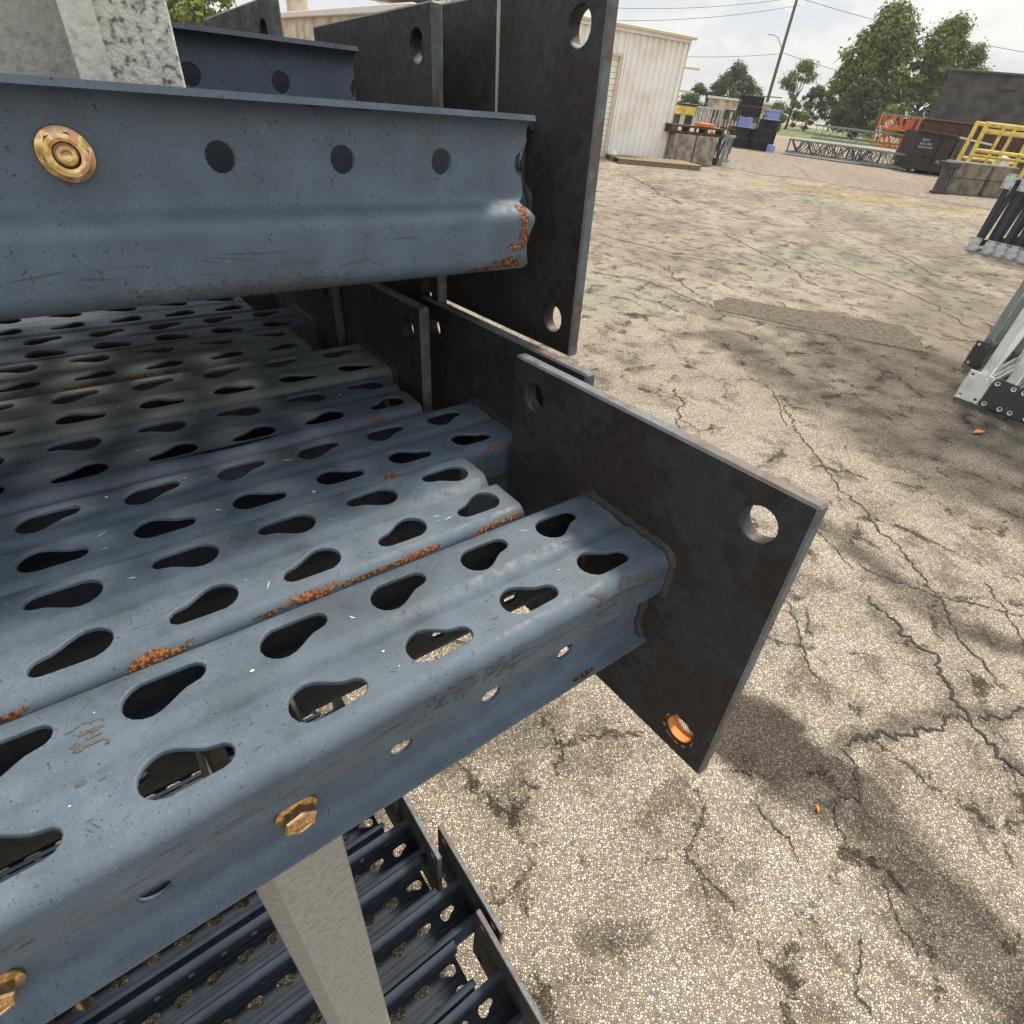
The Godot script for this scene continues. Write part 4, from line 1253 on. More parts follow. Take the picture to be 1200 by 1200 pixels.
func build_yard() -> void:
	# ---- cream metal warehouse: front wall runs from beyond the stack to its right corner
	var corner := Vector3(3.21, 0, -20.0)
	var along := Vector3(-0.854, 0, 0.52)                      # from the right corner to the left
	var wt := yaw_at(corner, along.x, along.z)                 # local x leftwards, local z = away from the viewer
	if wt.basis.z.z > 0.0: wt.basis.z = -wt.basis.z
	wt = Transform3D(Basis(along, Vector3.UP, along.cross(Vector3.UP)), corner)
	var away := 1.0 if wt.basis.z.z < 0.0 else -1.0
	var w := thing("metal_warehouse", "low cream warehouse clad in ribbed metal with a roll-up door", "building", wt)
	var rib := func(mb: MB, x0: float, x1: float, y0: float, y1: float) -> void:
		var x := x0
		while x < x1 - 0.01:
			var e := minf(x + 0.21, x1)
			var prof := [[x, 0.0], [e - 0.085, 0.0], [e - 0.075, 0.06], [e - 0.015, 0.06], [e, 0.0]]
			for i in prof.size() - 1:
				var a: Array = prof[i]; var b: Array = prof[i + 1]
				var nn := Vector3(-(b[1] - a[1]) * -1.0, 0, -away * (b[0] - a[0])).normalized()
				nn.x = -(b[1] - a[1]) / maxf(0.001, Vector2(b[0] - a[0], b[1] - a[1]).length())
				mb.fq(Vector3(a[0], y0, -away * a[1]), Vector3(b[0], y0, -away * b[1]), Vector3(b[0], y1, -away * b[1]), Vector3(a[0], y1, -away * a[1]), nn.normalized())
			x = e
	var wall := MB.new()
	rib.call(wall, 0.12, 2.1, 0.0, 2.74)
	rib.call(wall, 2.1, 5.3, 2.3, 2.74)
	rib.call(wall, 5.3, 7.0, 0.0, 2.74)
	var back := MB.new()
	for q in [[0.0, 2.1, 0.0], [2.1, 5.3, 2.3], [5.3, 7.0, 0.0]]:
		back.box(Vector3((q[0] + q[1]) / 2, (q[2] + 2.75) / 2, away * 0.07), Vector3(q[1] - q[0] - 0.004, 2.75 - q[2], 0.12))
	back.box(Vector3(0.03, 1.375, away * 4.1), Vector3(0.06, 2.75, 7.8))
	back.box(Vector3(6.97, 1.375, away * 4.1), Vector3(0.06, 2.75, 7.8))
	back.box(Vector3(3.5, 1.375, away * 8.05), Vector3(7.0, 2.75, 0.06))
	part("wall", back.mesh(), M.siding, w)
	part("ribbed_cladding", wall.mesh(), M.siding, w)
	var trim := MB.new()
	trim.box(Vector3(0.06, 1.37, -away * 0.02), Vector3(0.12, 2.74, 0.08), Basis.IDENTITY, 0.01)
	part("corner_trim", trim.mesh(), M.siding, w)
	trim = MB.new()
	trim.box(Vector3(3.5, 2.79, -away * 0.06), Vector3(7.1, 0.09, 0.12), Basis.IDENTITY, 0.01)
	part("gutter", trim.mesh(), M.siding, w)
	trim = MB.new()
	trim.tube([Vector3(-0.04, 2.75, -away * 0.05), Vector3(-0.05, 2.5, 0.0), Vector3(-0.05, 0.1, 0.0)], [0.035, 0.035, 0.035], 8)
	part("downpipe", trim.mesh(), M.siding_trim, w)
	var roof := MB.new()
	roof.box(Vector3(3.5, 2.98, away * 4.0), Vector3(7.3, 0.07, 8.4), Basis(Vector3.RIGHT, -away * 0.03), 0.01)
	part("roof", roof.mesh(), M.siding_trim, w)
	var door := MB.new()
	for i in 18:
		door.box(Vector3(3.7, 0.064 + i * 0.127, away * 0.05), Vector3(3.08, 0.121, 0.03), Basis.IDENTITY, 0.012)
	part("roll_up_door", door.mesh(), M.siding, w)
	door = MB.new()
	for x in [2.14, 5.26]: door.box(Vector3(x, 1.15, -away * 0.01), Vector3(0.06, 2.3, 0.1), Basis.IDENTITY, 0.006)
	door.box(Vector3(3.7, 2.27, -away * 0.01), Vector3(3.06, 0.05, 0.1), Basis.IDENTITY, 0.006)
	part("door_frame", door.mesh(), M.siding_trim, w)
	var lump := MB.new()
	lump.lathe(Vector3(1.98, 0, -away * 0.2), [Vector2(0.16, 0.0), Vector2(0.15, 0.1), Vector2(0.08, 0.2), Vector2(0.0, 0.22)], Basis.IDENTITY, 9)
	tag(part("rag_bundle", lump.mesh(), M.white_paint, self, wt), "small white bundle at the foot of the warehouse door jamb", "bundle")
	# ---- low timber pallet in front of the warehouse corner
	var dx := Vector3(0.95, 0, -0.31).normalized()
	var pt := Transform3D(Basis(dx, Vector3.UP, dx.cross(Vector3.UP)), Vector3(2.75, 0, -18.6))
	var pal := thing("timber_pallet", "long grey timber pallet lying at the warehouse corner", "pallet", pt)
	for i in 3:
		var b := MB.new(); b.box(Vector3(0, 0.05, -0.5 + i * 0.5), Vector3(2.5, 0.09, 0.09), Basis.IDENTITY, 0.005)
		part("bearer", b.mesh(), M.wood, pal)
	for i in 10:
		var b := MB.new(); b.box(Vector3(-1.15 + i * 0.255, 0.108, 0), Vector3(0.2, 0.024, 1.15), Basis.IDENTITY, 0.004)
		part("plank", b.mesh(), M.wood, pal)
	# ---- concrete barrier with frames and cages behind it
	var ct := Transform3D(Basis(Vector3(0.93, 0, -0.37).normalized(), Vector3.UP, Vector3(0.93, 0, -0.37).normalized().cross(Vector3.UP)), Vector3(4.0, 0, -20.2))
	var cb := thing("concrete_barrier", "stained concrete barrier block beside the cream warehouse", "barrier", ct)
	for i in 2:
		var b := MB.new(); b.box(Vector3(-0.37 + i * 0.76, 0.37, 0), Vector3(0.72, 0.74, 0.5), Basis.IDENTITY, 0.02)
		part("block", b.mesh(), M.concrete_wall, cb)
	var rk := thing("steel_trestle", "rusty brown steel trestle on the barrier by the warehouse", "trestle", ct)
	for y in [0.78, 0.93]:
		var b := MB.new(); b.box(Vector3(0, y, 0), Vector3(1.9, 0.05, 0.4), Basis.IDENTITY, 0.004)
		part("rail", b.mesh(), M.brown_steel, rk)
	for x in [-0.9, -0.3, 0.3, 0.9]:
		var b := MB.new(); b.box(Vector3(x, 0.855, 0), Vector3(0.06, 0.095, 0.36), Basis.IDENTITY, 0.004)
		part("post", b.mesh(), M.brown_steel, rk)
	var yb := MB.new(); yb.box(Vector3(0.3, 1.0, 0.02), Vector3(0.5, 0.09, 0.3), Basis.IDENTITY, 0.01)
	tag(part("beam_offcut", yb.mesh(), M.orange, self, ct), "short orange beam lying on the rusty trestle", "beam")
	# leaning frames at the end of the barrier
	for i in 4:
		var lean := Basis(Vector3.FORWARD, 0.10)
		var tt := Transform3D(Basis(Vector3(0.5, 0, -0.87), Vector3.UP, Vector3(0.5, 0, -0.87).cross(Vector3.UP)), Vector3(4.72 + i * 0.15, 0, -21.0 + i * 0.06))
		yard_frame(["orange", "dark", "dark green", "grey"][i] + " rack frame on edge at the end of the barrier, %s in its row" % ["first", "second", "third", "last"][i], "rack frames beside the barrier", tt, 0.9, {"xs": [[0.06, 0.06], [0.15, 0.5], [0.6, 0.6]], "bw": 0.06, "col": [M.orange, M.black_steel, M.dark_green, M.sage][i], "plate": [M.orange, M.black_steel, M.black_steel, M.sage][i]}, 0.72)
	# wire cages and yellow reel beyond
	for i in 2:
		var at := [Vector3(5.3, 0.0, -26.2), Vector3(6.3, 0.0, -27.6)]
		var cg := thing("wire_cage", ["galvanised bar cage standing tallest behind the barrier", "rusty bar cage right of the galvanised cage"][i], "cage", Transform3D(Basis(Vector3.UP, 0.3), at[i]))
		var mm: Material = [M.galv_wire, M.brown_steel][i]
		for y in [0.82, 1.40]:
			var b := MB.new()
			for s in [-1.0, 1.0]:
				b.box(Vector3(0, y, s * 0.5), Vector3(1.3, 0.05, 0.05)); b.box(Vector3(s * 0.65, y, 0), Vector3(0.05, 0.05, 0.95))
			part("rail", b.mesh(), mm, cg)
		for k in 9:
			for s in [-1.0, 1.0]:
				var b := MB.new(); b.box(Vector3(-0.62 + k * 0.155, 1.11, s * 0.5), Vector3(0.035, 0.54, 0.03))
				part("bar", b.mesh(), mm, cg)
		for s in [[-1, -1], [1, -1], [1, 1], [-1, 1]]:
			var b := MB.new(); b.box(Vector3(s[0] * 0.62, 0.4, s[1] * 0.47), Vector3(0.08, 0.79, 0.08))
			part("leg", b.mesh(), mm, cg)
	var fk := thing("yellow_bin", "small yellow steel bin with a dark lid behind the warehouse corner", "bin", Transform3D(Basis(Vector3.UP, 0.35), Vector3(4.2, 0.0, -23.7)))
	var fb := MB.new(); fb.box(Vector3(0, 1.27, 0), Vector3(0.62, 0.26, 0.5), Basis.IDENTITY, 0.02); part("body", fb.mesh(), M.yellow, fk)
	fb = MB.new(); fb.box(Vector3(0, 1.43, 0), Vector3(0.7, 0.06, 0.56), Basis.IDENTITY, 0.01); part("lid", fb.mesh(), M.black_steel, fk)
	for s in [-1.0, 1.0]:
		fb = MB.new(); fb.box(Vector3(s * 0.24, 0.57, 0), Vector3(0.08, 1.13, 0.4), Basis.IDENTITY, 0.01); part("leg", fb.mesh(), M.black_steel, fk)
	var gh := thing("pipe_goalpost", "pale orange pipe arms jutting past the warehouse corner", "pipe rack", Transform3D(Basis(Vector3.UP, 0.05), Vector3(3.75, 0, -24.2)))
	var gb := MB.new(); gb.tube([Vector3(0, 0, 0), Vector3(0, 2.6, 0)], [0.06, 0.06], 8); part("post", gb.mesh(), M.siding_trim, gh)
	for y in [1.78, 2.4]:
		gb = MB.new(); gb.box(Vector3(0.35, y, 0), Vector3(0.75, 0.07, 0.07), Basis.IDENTITY, 0.01); part("arm", gb.mesh(), M.siding_trim, gh)
	# ---- black and blue plastic pallet boxes
	var cx := Vector3(0.93, 0, 0.22).normalized()
	var cbase := Transform3D(Basis(cx, Vector3.UP, cx.cross(Vector3.UP)), Vector3(8.75, 0, -33.2))
	var big := crate_mesh(1.1, 0.4, 0.9, 6)
	var narrow := crate_mesh(0.7, 0.38, 0.8, 5)
	var spots := [[0.0, 0.0, 0, "black", "bottom left"], [1.13, 0.0, 0, "black", "bottom right"], [0.0, 0.41, 0, "black", "second course left"], [1.13, 0.41, 0, "black", "second course right"], [0.1, 0.82, 0.02, "blue", "blue box low on the left"], [1.23, 0.82, 0, "black", "third course right"], [0.15, 1.23, 0, "black", "top course left"], [1.28, 1.23, 0.2, "blue", "blue box highest on the right"], [0.12, 0.0, -0.95, "black", "rear bottom left"], [1.2, 0.0, -0.95, "black", "rear bottom right"], [0.2, 0.41, -0.95, "black", "rear second left"], [1.2, 0.41, -0.95, "black", "rear second right"], [0.15, 1.64, -0.2, "black", "topmost, thin"]]
	for q in spots:
		var o := part("pallet_box", big if q[3] == "black" else narrow, M.blue_plastic if q[3] == "blue" else M.black_plastic, self, cbase * Transform3D(Basis(Vector3.UP, 0.04 * sin(q[0] * 7 + q[1] * 11)), Vector3(q[0], q[1], q[2])))
		tag(o, ("black plastic pallet box, %s in the heap below the utility pole" % q[4]) if q[3] == "black" else ("light %s in the black heap by the pole" % q[4]), "pallet box", "plastic pallet boxes stacked below the pole")
	var lo := part("pallet_box", crate_mesh(0.35, 0.3, 0.35, 3), M.blue_plastic, self, cbase * Transform3D(Basis.IDENTITY, Vector3(1.62, 0.0, 0.65)))
	tag(lo, "small pale blue box on the ground at the heap's right foot", "box")
	# ---- rows of frames on edge: blue, sage and orange
	var fx := Vector3(0.93, 0, 0.36).normalized()
	var ft := Basis(fx, Vector3.UP, fx.cross(Vector3.UP))
	var ord := ["front", "second", "third", "fourth", "fifth", "rear"]
	for i in 6:
		yard_frame("blue-grey rack frame on edge below the pole, %s of its row" % ord[i], "blue rack frames right of the black boxes", Transform3D(ft, Vector3(10.9, 0, -32.2) + ft.z * (0.1 - 0.13 * i)), 4.2 + 0.1 * (i % 3), {"col": M.far_blue if i > 0 else M.sage, "brace": M.far_blue if i != 4 else M.sage, "bw": 0.07, "xs": brace_run(4.1, 0.5, i)}, 0.56)
	for i in 2:
		yard_frame("sage green rack frame lying across the blue frames, %s one" % ["nearer", "farther"][i], "sage frames above the blue frames", Transform3D(ft, Vector3(11.75 + 0.3 * i, 0.66, -31.95) + ft.z * (-0.25 * i)), 2.5, {"col": M.sage, "bw": 0.045}, 0.55)
	for i in 3:
		yard_frame("sage green rack frame on edge under the orange ones, %s of three" % ["front", "middle", "rear"][i], "sage frames under the orange frames", Transform3D(ft, Vector3(13.4 + 0.1 * i, 0, -31.15) + ft.z * (-0.2 * i)), 2.5, {"col": M.sage, "bw": 0.06, "xs": brace_run(2.4, 0.55, i + 9)}, 0.55)
	for j in 2:
		for i in 4:
			yard_frame("orange rack frame in the %s row beside the dumpster, %s of four" % [["lower", "upper"][j], ["front", "second", "third", "rear"][i]], "orange rack frames beside the dumpster", Transform3D(ft, Vector3(14.75, 0.64 + 0.69 * j, -32.4) + ft.z * (-0.25 * i)), 1.75, {"col": M.orange, "top": M.sage if i == 0 else M.orange, "bw": 0.06, "xs": brace_run(1.7, 0.42, i + 4 * j + 20)}, 0.58)
	for j in 2:
		var b := MB.new(); b.box(Vector3(2.2, 0.62 + 0.005 * j, 0.3), Vector3(0.1, 0.06, 1.0))
	# ---- dumpster, its grey box end and the brown container behind
	var du := Transform3D(Basis(Vector3(0.985, 0, 0.17).normalized(), Vector3.UP, Vector3(0.985, 0, 0.17).normalized().cross(Vector3.UP)), Vector3(15.36, 0, -29.75))
	var dm := thing("dumpster", "dark brown roll-off dumpster with white lettering", "dumpster", du)
	var db := MB.new()
	db.prism(PackedVector2Array([Vector2(0.08, 0.16), Vector2(1.5, 0.16), Vector2(1.56, 1.42), Vector2(0.0, 1.5)]), -1.8, 0.0)
	part("body", db.mesh(), M.dumpster, dm)
	for q in [[Vector3(0.78, 1.47, 0.0), Vector3(1.66, 0.09, 0.1), -0.05], [Vector3(0.78, 0.66, 0.03), Vector3(0.62, 0.06, 0.07), 0.0], [Vector3(0.78, 0.18, 0.03), Vector3(1.5, 0.09, 0.08), 0.0], [Vector3(1.05, 0.8, 0.03), Vector3(0.08, 1.2, 0.07), 0.0]]:
		db = MB.new(); db.box(q[0], q[1], Basis(Vector3.BACK, q[2]), 0.01); part("rib", db.mesh(), M.dumpster, dm)
	for x in [0.3, 1.2]:
		db = MB.new(); db.lathe(Vector3(x, 0.09, -0.1), [Vector2(0.0, -0.05), Vector2(0.09, -0.05), Vector2(0.09, 0.05), Vector2(0.0, 0.05)], Basis(Vector3.RIGHT, PI / 2), 14); part("wheel", db.mesh(), M.black_steel, dm)
	var font := SystemFont.new(); font.font_names = PackedStringArray(["Droid Sans"])
	for q in [["ROY'S", Vector3(0.42, 1.22, 0.008), 13], ["ROLL-OFF", Vector3(0.46, 1.08, 0.008), 13], ["800-535-5338", Vector3(0.5, 0.96, 0.008), 11], ["20", Vector3(1.2, 0.5, 0.075), 16]]:
		var tm := TextMesh.new(); tm.text = q[0]; tm.font = font; tm.font_size = q[2]; tm.pixel_size = 0.0085; tm.depth = 0.004
		part("lettering", tm, M.lettering, dm, Transform3D(Basis.IDENTITY, q[1]))
	var gx := Transform3D(Basis(Vector3(0.93, 0, -0.36).normalized(), Vector3.UP, Vector3(0.93, 0, -0.36).normalized().cross(Vector3.UP)), Vector3(17.05, 0, -29.6))
	var gm := thing("waste_container", "grey steel waste container with a pale rim beside the dumpster", "container", gx)
	db = MB.new(); db.prism(PackedVector2Array([Vector2(0.0, 0.12), Vector2(1.9, 0.12), Vector2(1.9, 1.3), Vector2(0.04, 1.42)]), -1.6, 0.0); part("body", db.mesh(), M.dumpster_grey, gm)
	db = MB.new(); db.box(Vector3(0.97, 1.37, 0.03), Vector3(2.0, 0.07, 0.1), Basis(Vector3.BACK, -0.06), 0.01); part("rim", db.mesh(), M.light_plate, gm)
	for x in [0.25, 1.6]:
		db = MB.new(); db.box(Vector3(x, 0.7, 0.02), Vector3(0.07, 1.1, 0.06), Basis.IDENTITY, 0.008); part("rib", db.mesh(), M.dumpster_grey, gm)
	for x in [0.2, 1.7]:
		db = MB.new(); db.box(Vector3(x, 0.06, -0.8), Vector3(0.15, 0.12, 1.5)); part("skid", db.mesh(), M.black_steel, gm)
	var bx := Transform3D(Basis(Vector3(0.95, 0, 0.3).normalized(), Vector3.UP, Vector3(0.95, 0, 0.3).normalized().cross(Vector3.UP)), Vector3(17.0, 0, -33.6))
	var bc := thing("waste_container", "rusty brown container showing above the dark dumpster", "container", bx)
	db = MB.new(); db.box(Vector3(3.4, 1.05, -1.0), Vector3(6.8, 1.75, 2.0), Basis.IDENTITY, 0.02); part("body", db.mesh(), M.brown_steel, bc)
	db = MB.new(); db.box(Vector3(3.4, 1.97, -1.0), Vector3(6.9, 0.09, 2.1), Basis.IDENTITY, 0.02); part("rim", db.mesh(), M.brown_steel, bc)
	for i in 8:
		db = MB.new(); db.box(Vector3(0.3 + i * 0.88, 1.05, 0.03), Vector3(0.12, 1.7, 0.07), Basis.IDENTITY, 0.01); part("rib", db.mesh(), M.brown_steel, bc)
	for x in [0.8, 6.0]:
		db = MB.new(); db.box(Vector3(x, 0.085, -1.0), Vector3(0.2, 0.17, 1.8)); part("skid", db.mesh(), M.black_steel, bc)
	# ---- grey building on the right
	var gt := Transform3D(Basis(Vector3(0.87, 0, 0.5).normalized(), Vector3.UP, Vector3(0.87, 0, 0.5).normalized().cross(Vector3.UP)), Vector3(21.3, 0, -41.0))
	var gy := thing("grey_building", "plain dark grey flat-roofed building behind the dumpster", "building", gt)
	db = MB.new(); db.box(Vector3(8.0, 2.16, -5.0), Vector3(16.0, 4.32, 10.0)); part("wall", db.mesh(), M.grey_wall, gy)
	db = MB.new(); db.box(Vector3(8.0, 4.36, -5.0), Vector3(16.2, 0.12, 10.2), Basis.IDENTITY, 0.02); part("roof_edge", db.mesh(), M.dumpster_grey, gy)
	db = MB.new(); db.box(Vector3(3.1, 3.72, 0.05), Vector3(0.5, 0.05, 0.12)); part("wall_bracket", db.mesh(), M.black_steel, gy)
	db = MB.new(); db.tube([Vector3(5.0, 4.4, -0.6), Vector3(5.05, 5.0, -0.6), Vector3(5.25, 5.15, -0.5)], [0.05, 0.05, 0.05], 6); part("roof_vent", db.mesh(), M.galv_wire, gy)
	# ---- concrete blocks, yellow rack, black stand
	var kx := Vector3(0.94, 0, -0.33).normalized()
	var kt := Transform3D(Basis(kx, Vector3.UP, kx.cross(Vector3.UP)), Vector3(12.45, 0, -20.85))
	for j in 2:
		for i in 2:
			var b := MB.new()
			b.box(Vector3(0.66 + i * 1.33, 0.215 + j * 0.435, -0.3), Vector3(1.315 if i == 0 else 1.0, 0.43, 0.6), Basis.IDENTITY, 0.025)
			tag(part("concrete_block", b.mesh(), M.concrete, self, kt), "%s concrete block of the low wall beside the yellow rack, %s one" % [["lower", "upper"][j], ["left", "right"][i]], "block", "concrete blocks of the low wall")
	var yt := Transform3D(Basis(Vector3(0.93, 0, 0.2).normalized(), Vector3.UP, Vector3(0.93, 0, 0.2).normalized().cross(Vector3.UP)), Vector3(13.95, 0, -23.1))
	var yr := thing("yellow_rack", "yellow steel stillage with open bays behind the concrete blocks", "rack", yt)
	for x in [0.0, 0.85, 1.75]:
		for z in [0.0, -0.9]:
			db = MB.new(); db.box(Vector3(x, 0.97, z), Vector3(0.11 if x != 0.85 else 0.08, 1.94, 0.1), Basis.IDENTITY, 0.01); part("post", db.mesh(), M.yellow, yr)
	for q in [[1.87, 0.13, 0.02], [1.69, 0.14, 0.02], [1.16, 0.11, 0.02], [1.02, 0.08, 0.02], [0.5, 0.1, 0.02], [1.87, 0.12, -0.92], [0.9, 0.1, -0.92]]:
		db = MB.new(); db.box(Vector3(0.87, q[0], q[2]), Vector3(1.8, q[1], 0.09), Basis.IDENTITY, 0.03); part("rail", db.mesh(), M.yellow, yr)
	db = MB.new(); db.box(Vector3(0.9, 0.62, -0.45), Vector3(1.6, 0.05, 0.75)); part("shelf", db.mesh(), M.black_steel, yr)
	var sk := MB.new(); sk.lathe(Vector3(1.05, 0.65, -0.2), [Vector2(0.22, 0.0), Vector2(0.26, 0.2), Vector2(0.2, 0.4), Vector2(0.0, 0.46)], Basis.IDENTITY, 10)
	tag(part("white_sack", sk.mesh(), M.white_paint, self, yt), "white sack sitting in the yellow rack", "sack")
	var st := thing("black_stand", "small black steel stand leaning at the left end of the concrete blocks", "stand", Transform3D(Basis(Vector3(0.9, 0, -0.4).normalized(), Vector3.UP, Vector3(0.9, 0, -0.4).normalized().cross(Vector3.UP)), Vector3(11.8, 0, -20.5)))
	for i in 4:
		db = MB.new(); db.bar(Vector3(i * 0.1, 0.02, 0.05), Vector3(0.12 + i * 0.1, 0.72, -0.1), 0.03, 0.03, Vector3.BACK); part("leg", db.mesh(), M.black_steel, st)
	db = MB.new(); db.box(Vector3(0.3, 0.76, -0.1), Vector3(0.6, 0.16, 0.3), Basis.IDENTITY, 0.02); part("top", db.mesh(), M.black_steel, st)
	db = MB.new(); db.box(Vector3(0.2, 0.04, 0.05), Vector3(0.6, 0.06, 0.2), Basis.IDENTITY, 0.01); part("foot", db.mesh(), M.black_steel, st)
	db = MB.new(); db.bar(Vector3(0.35, 0.05, 0.1), Vector3(0.62, 0.7, -0.1), 0.05, 0.05, Vector3.BACK); part("leg", db.mesh(), M.black_steel, st)
	# ---- dark frames on edge, pale plates
	var px := Vector3(0.78, 0, -0.62).normalized()
	var pb := Basis(px, Vector3.UP, px.cross(Vector3.UP))
	for i in 8:
		yard_frame("black rack frame with pale grey base plates, %s from the left in its row" % ["first", "second", "third", "fourth", "fifth", "sixth", "seventh", "eighth"][i], "black rack frames with pale plates", Transform3D(pb, Vector3(6.98, 0, -10.3) + pb.z * (0.165 * i + (0.06 if i > 0 else 0.0))), 2.6, {"col": M.black_steel, "plate": M.light_plate, "pw": 0.078, "bw": 0.078, "xs": [[0.05, 0.05], [0.16, 0.4], [0.62, 0.62], [0.75, 1.2], [1.6, 1.6]]}, 0.95)
	# ---- white and green frames close on the right
	var qx := Vector3(0.75, 0, -0.66).normalized()
	var qb := Basis(qx, Vector3.UP, qx.cross(Vector3.UP))
	for i in 2:
		yard_frame(["sage green rack frame leftmost behind the white-plated ones", "sage green rack frame between the leftmost green one and the white ones"][i], "sage frames behind the white ones", Transform3D(qb, Vector3(3.55, 0, -4.5) + qb.z * 0.16 * i), 2.4, {"col": M.leafy_green, "brace": M.sage, "plate": M.dark_green, "pw": 0.055, "bw": 0.042, "xs": [[0.06, 0.06], [0.35, 0.35], [0.45, 0.9]]}, 0.9)
	for i in 5:
		var wf := yard_frame(["white rack frame with a clean white base plate at the near end of the row", "white rack frame with a dark base plate and pale washers, second in the row", "white rack frame with a scabbed dark plate, third in the row", "white rack frame fourth in the row by the edge of the yard", "white rack frame fifth in the row by the edge of the yard"][i], "white rack frames on edge", Transform3D(qb, Vector3(3.08, 0, -3.76) + qb.z * (0.155 * i)), 3.0, {"col": M.white_paint if i != 1 else M.sage, "brace": M.white_paint, "plate": M.white_paint if i == 0 else M.dark_green, "pw": 0.075, "bw": 0.05, "xs": [[0.07, 0.07], [0.16, 0.7], [1.0, 1.0], [1.6, 1.1], [1.9, 1.9]]})
		if i == 0 or i > 2: continue
		for y in [0.03, 0.176]:          # pale washers, one scab of old white paint
			for z in [-0.047, 0.047]:
				var wb := MB.new(); wb.lathe(Vector3(-0.0135, y, z), [Vector2(0.009, 0.0), Vector2(0.0145, 0.0), Vector2(0.016, -0.003)], Basis(Vector3.BACK, -PI / 2), 12)
				part("washer", wb.mesh(), M.white_paint, wf)
	# ---- cream buildings far behind, left and centre
	var far := [[Vector3(12.2, 0, -58.6), Vector3(0.97, 0, 0.25), 5.0, 2.0, "long pale pink building with small windows behind the wire cages"], [Vector3(-11.4, 0, -27.8), Vector3(0.58, 0, 0.815), 13.3, 2.5, "cream flat-roofed building behind the upper tier of rack frames"]]
	for q in far:
		var tt := Transform3D(Basis(q[1].normalized(), Vector3.UP, q[1].normalized().cross(Vector3.UP)), q[0])
		var bl := thing("cream_building", q[4], "building", tt)
		db = MB.new(); db.box(Vector3(q[2] / 2, q[3] / 2, -3.0), Vector3(q[2], q[3], 6.0)); part("wall", db.mesh(), M.cream_wall, bl)
		db = MB.new(); db.box(Vector3(q[2] / 2, q[3] + 0.08, -3.0), Vector3(q[2] + 0.3, 0.16, 6.3), Basis.IDENTITY, 0.02); part("roof", db.mesh(), M.roof, bl)
		for i in (6 if q[0].x > 0 else 0):
			db = MB.new(); db.box(Vector3(0.9 + i * q[2] / 6.3, q[3] * 0.52, 0.02), Vector3(0.62, q[3] * 0.4, 0.08), Basis.IDENTITY, 0.01)
			var wn := part("window", db.mesh(), M.siding_trim, bl)
			db = MB.new(); db.box(Vector3(0.9 + i * q[2] / 6.3, q[3] * 0.52, 0.06), Vector3(0.5, q[3] * 0.34, 0.02)); part("pane", db.mesh(), M.window, wn)
		if q[0].x < 0:
			db = MB.new(); db.box(Vector3(0.8, 3.4, -0.6), Vector3(0.65, 1.6, 0.65), Basis.IDENTITY, 0.02); part("chimney", db.mesh(), M.cream_wall, bl)
	# ---- heap of old boards above the far rack frames
	var hp := thing("board_stack", "stack of old dark brown boards beyond the pale brace", "timber stack", S * Transform3D(Basis(Vector3.UP, 0.05), Vector3(-0.35, -1.2, -2.0)))
	for i in 13:
		db = MB.new(); db.box(Vector3(0.02 * sin(i * 3.7), 0.06 + i * 0.115, 0), Vector3(1.5, 0.1, 0.8), Basis.IDENTITY, 0.006); part("plank", db.mesh(), M.old_wood, hp)
	# ---- utility pole and wires
	var up := thing("utility_pole", "tall leaning timber utility pole behind the black boxes", "utility pole", Transform3D(Basis(Vector3.BACK, 0.02), Vector3(23.9, 0, -82.2)))
	db = MB.new(); db.tube([Vector3(0, -0.1, 0), Vector3(0, 7, 0), Vector3(0, 15, 0)], [0.2, 0.17, 0.13], 12); part("pole", db.mesh(), M.pole, up)
	db = MB.new(); db.tube([Vector3(-0.1, 7.3, 0), Vector3(-0.9, 8.2, 0.1), Vector3(-1.6, 8.4, 0.2)], [0.05, 0.05, 0.05], 6); part("lamp_arm", db.mesh(), M.galv_wire, up)
	db = MB.new(); db.box(Vector3(-1.75, 8.38, 0.2), Vector3(0.5, 0.12, 0.25), Basis.IDENTITY, 0.03); part("lamp_head", db.mesh(), M.galv_wire, up)
	db = MB.new(); db.box(Vector3(0, 3.0, 0.2), Vector3(3.0, 0.1, 0.1)); part("crossarm", db.mesh(), M.pole, up)
	var wires := [[Vector3(24.1, 11.6, -82), Vector3(-18, 7.5, -62), "upper wire falling from the pole to the left, higher strand"], [Vector3(24.1, 10.9, -82), Vector3(-18, 6.2, -60), "upper wire falling from the pole to the left, lower strand"], [Vector3(24.2, 11.4, -82), Vector3(70, 8.0, -58), "upper wire falling from the pole to the right"], [Vector3(24.1, 6.9, -82), Vector3(-18, 6.0, -66), "low wire running left from the pole"], [Vector3(24.1, 6.9, -82), Vector3(66, 4.2, -60), "low wire running right from the pole to the tall trees"]]
	for q in wires:
		db = MB.new()
		var pts := []; var rr := []
		for i in 25:
			var t := i / 24.0
			pts.append((q[0] as Vector3).lerp(q[1], t) - Vector3(0, 4.0 * t * (1 - t) * 1.6, 0)); rr.append(0.022)
		db.tube(pts, rr, 5)
		tag(part("overhead_wire", db.mesh(), M.wire, self), q[2], "wire", "overhead wires at the utility pole")
	# ---- trees
	tree("rounded dark green tree left of the utility pole", Vector3(25.5, 0, -107), 6.6, 7.0, M.leaf_dark, 1, 80, 1.4)
	tree("small light green tree tucked behind the round dark tree", Vector3(28.8, 0, -106), 4.4, 4.2, M.leaf_light, 2, 20, 1.0)
	tree("yellow-green airy tree just right of the utility pole", Vector3(30.8, 0, -94), 7.0, 6.0, M.leaf_light, 3, 44, 1.4)
	tree("low dark bushy tree right of the airy yellow-green tree", Vector3(34.0, 0, -96), 4.9, 5.2, M.leaf_dark, 4, 50, 0.6)
	tree("tallest tree of the right-hand clump, yellow-green top", Vector3(36.3, 0, -86), 11.9, 9.5, M.leaf_green, 5, 150, 1.4)
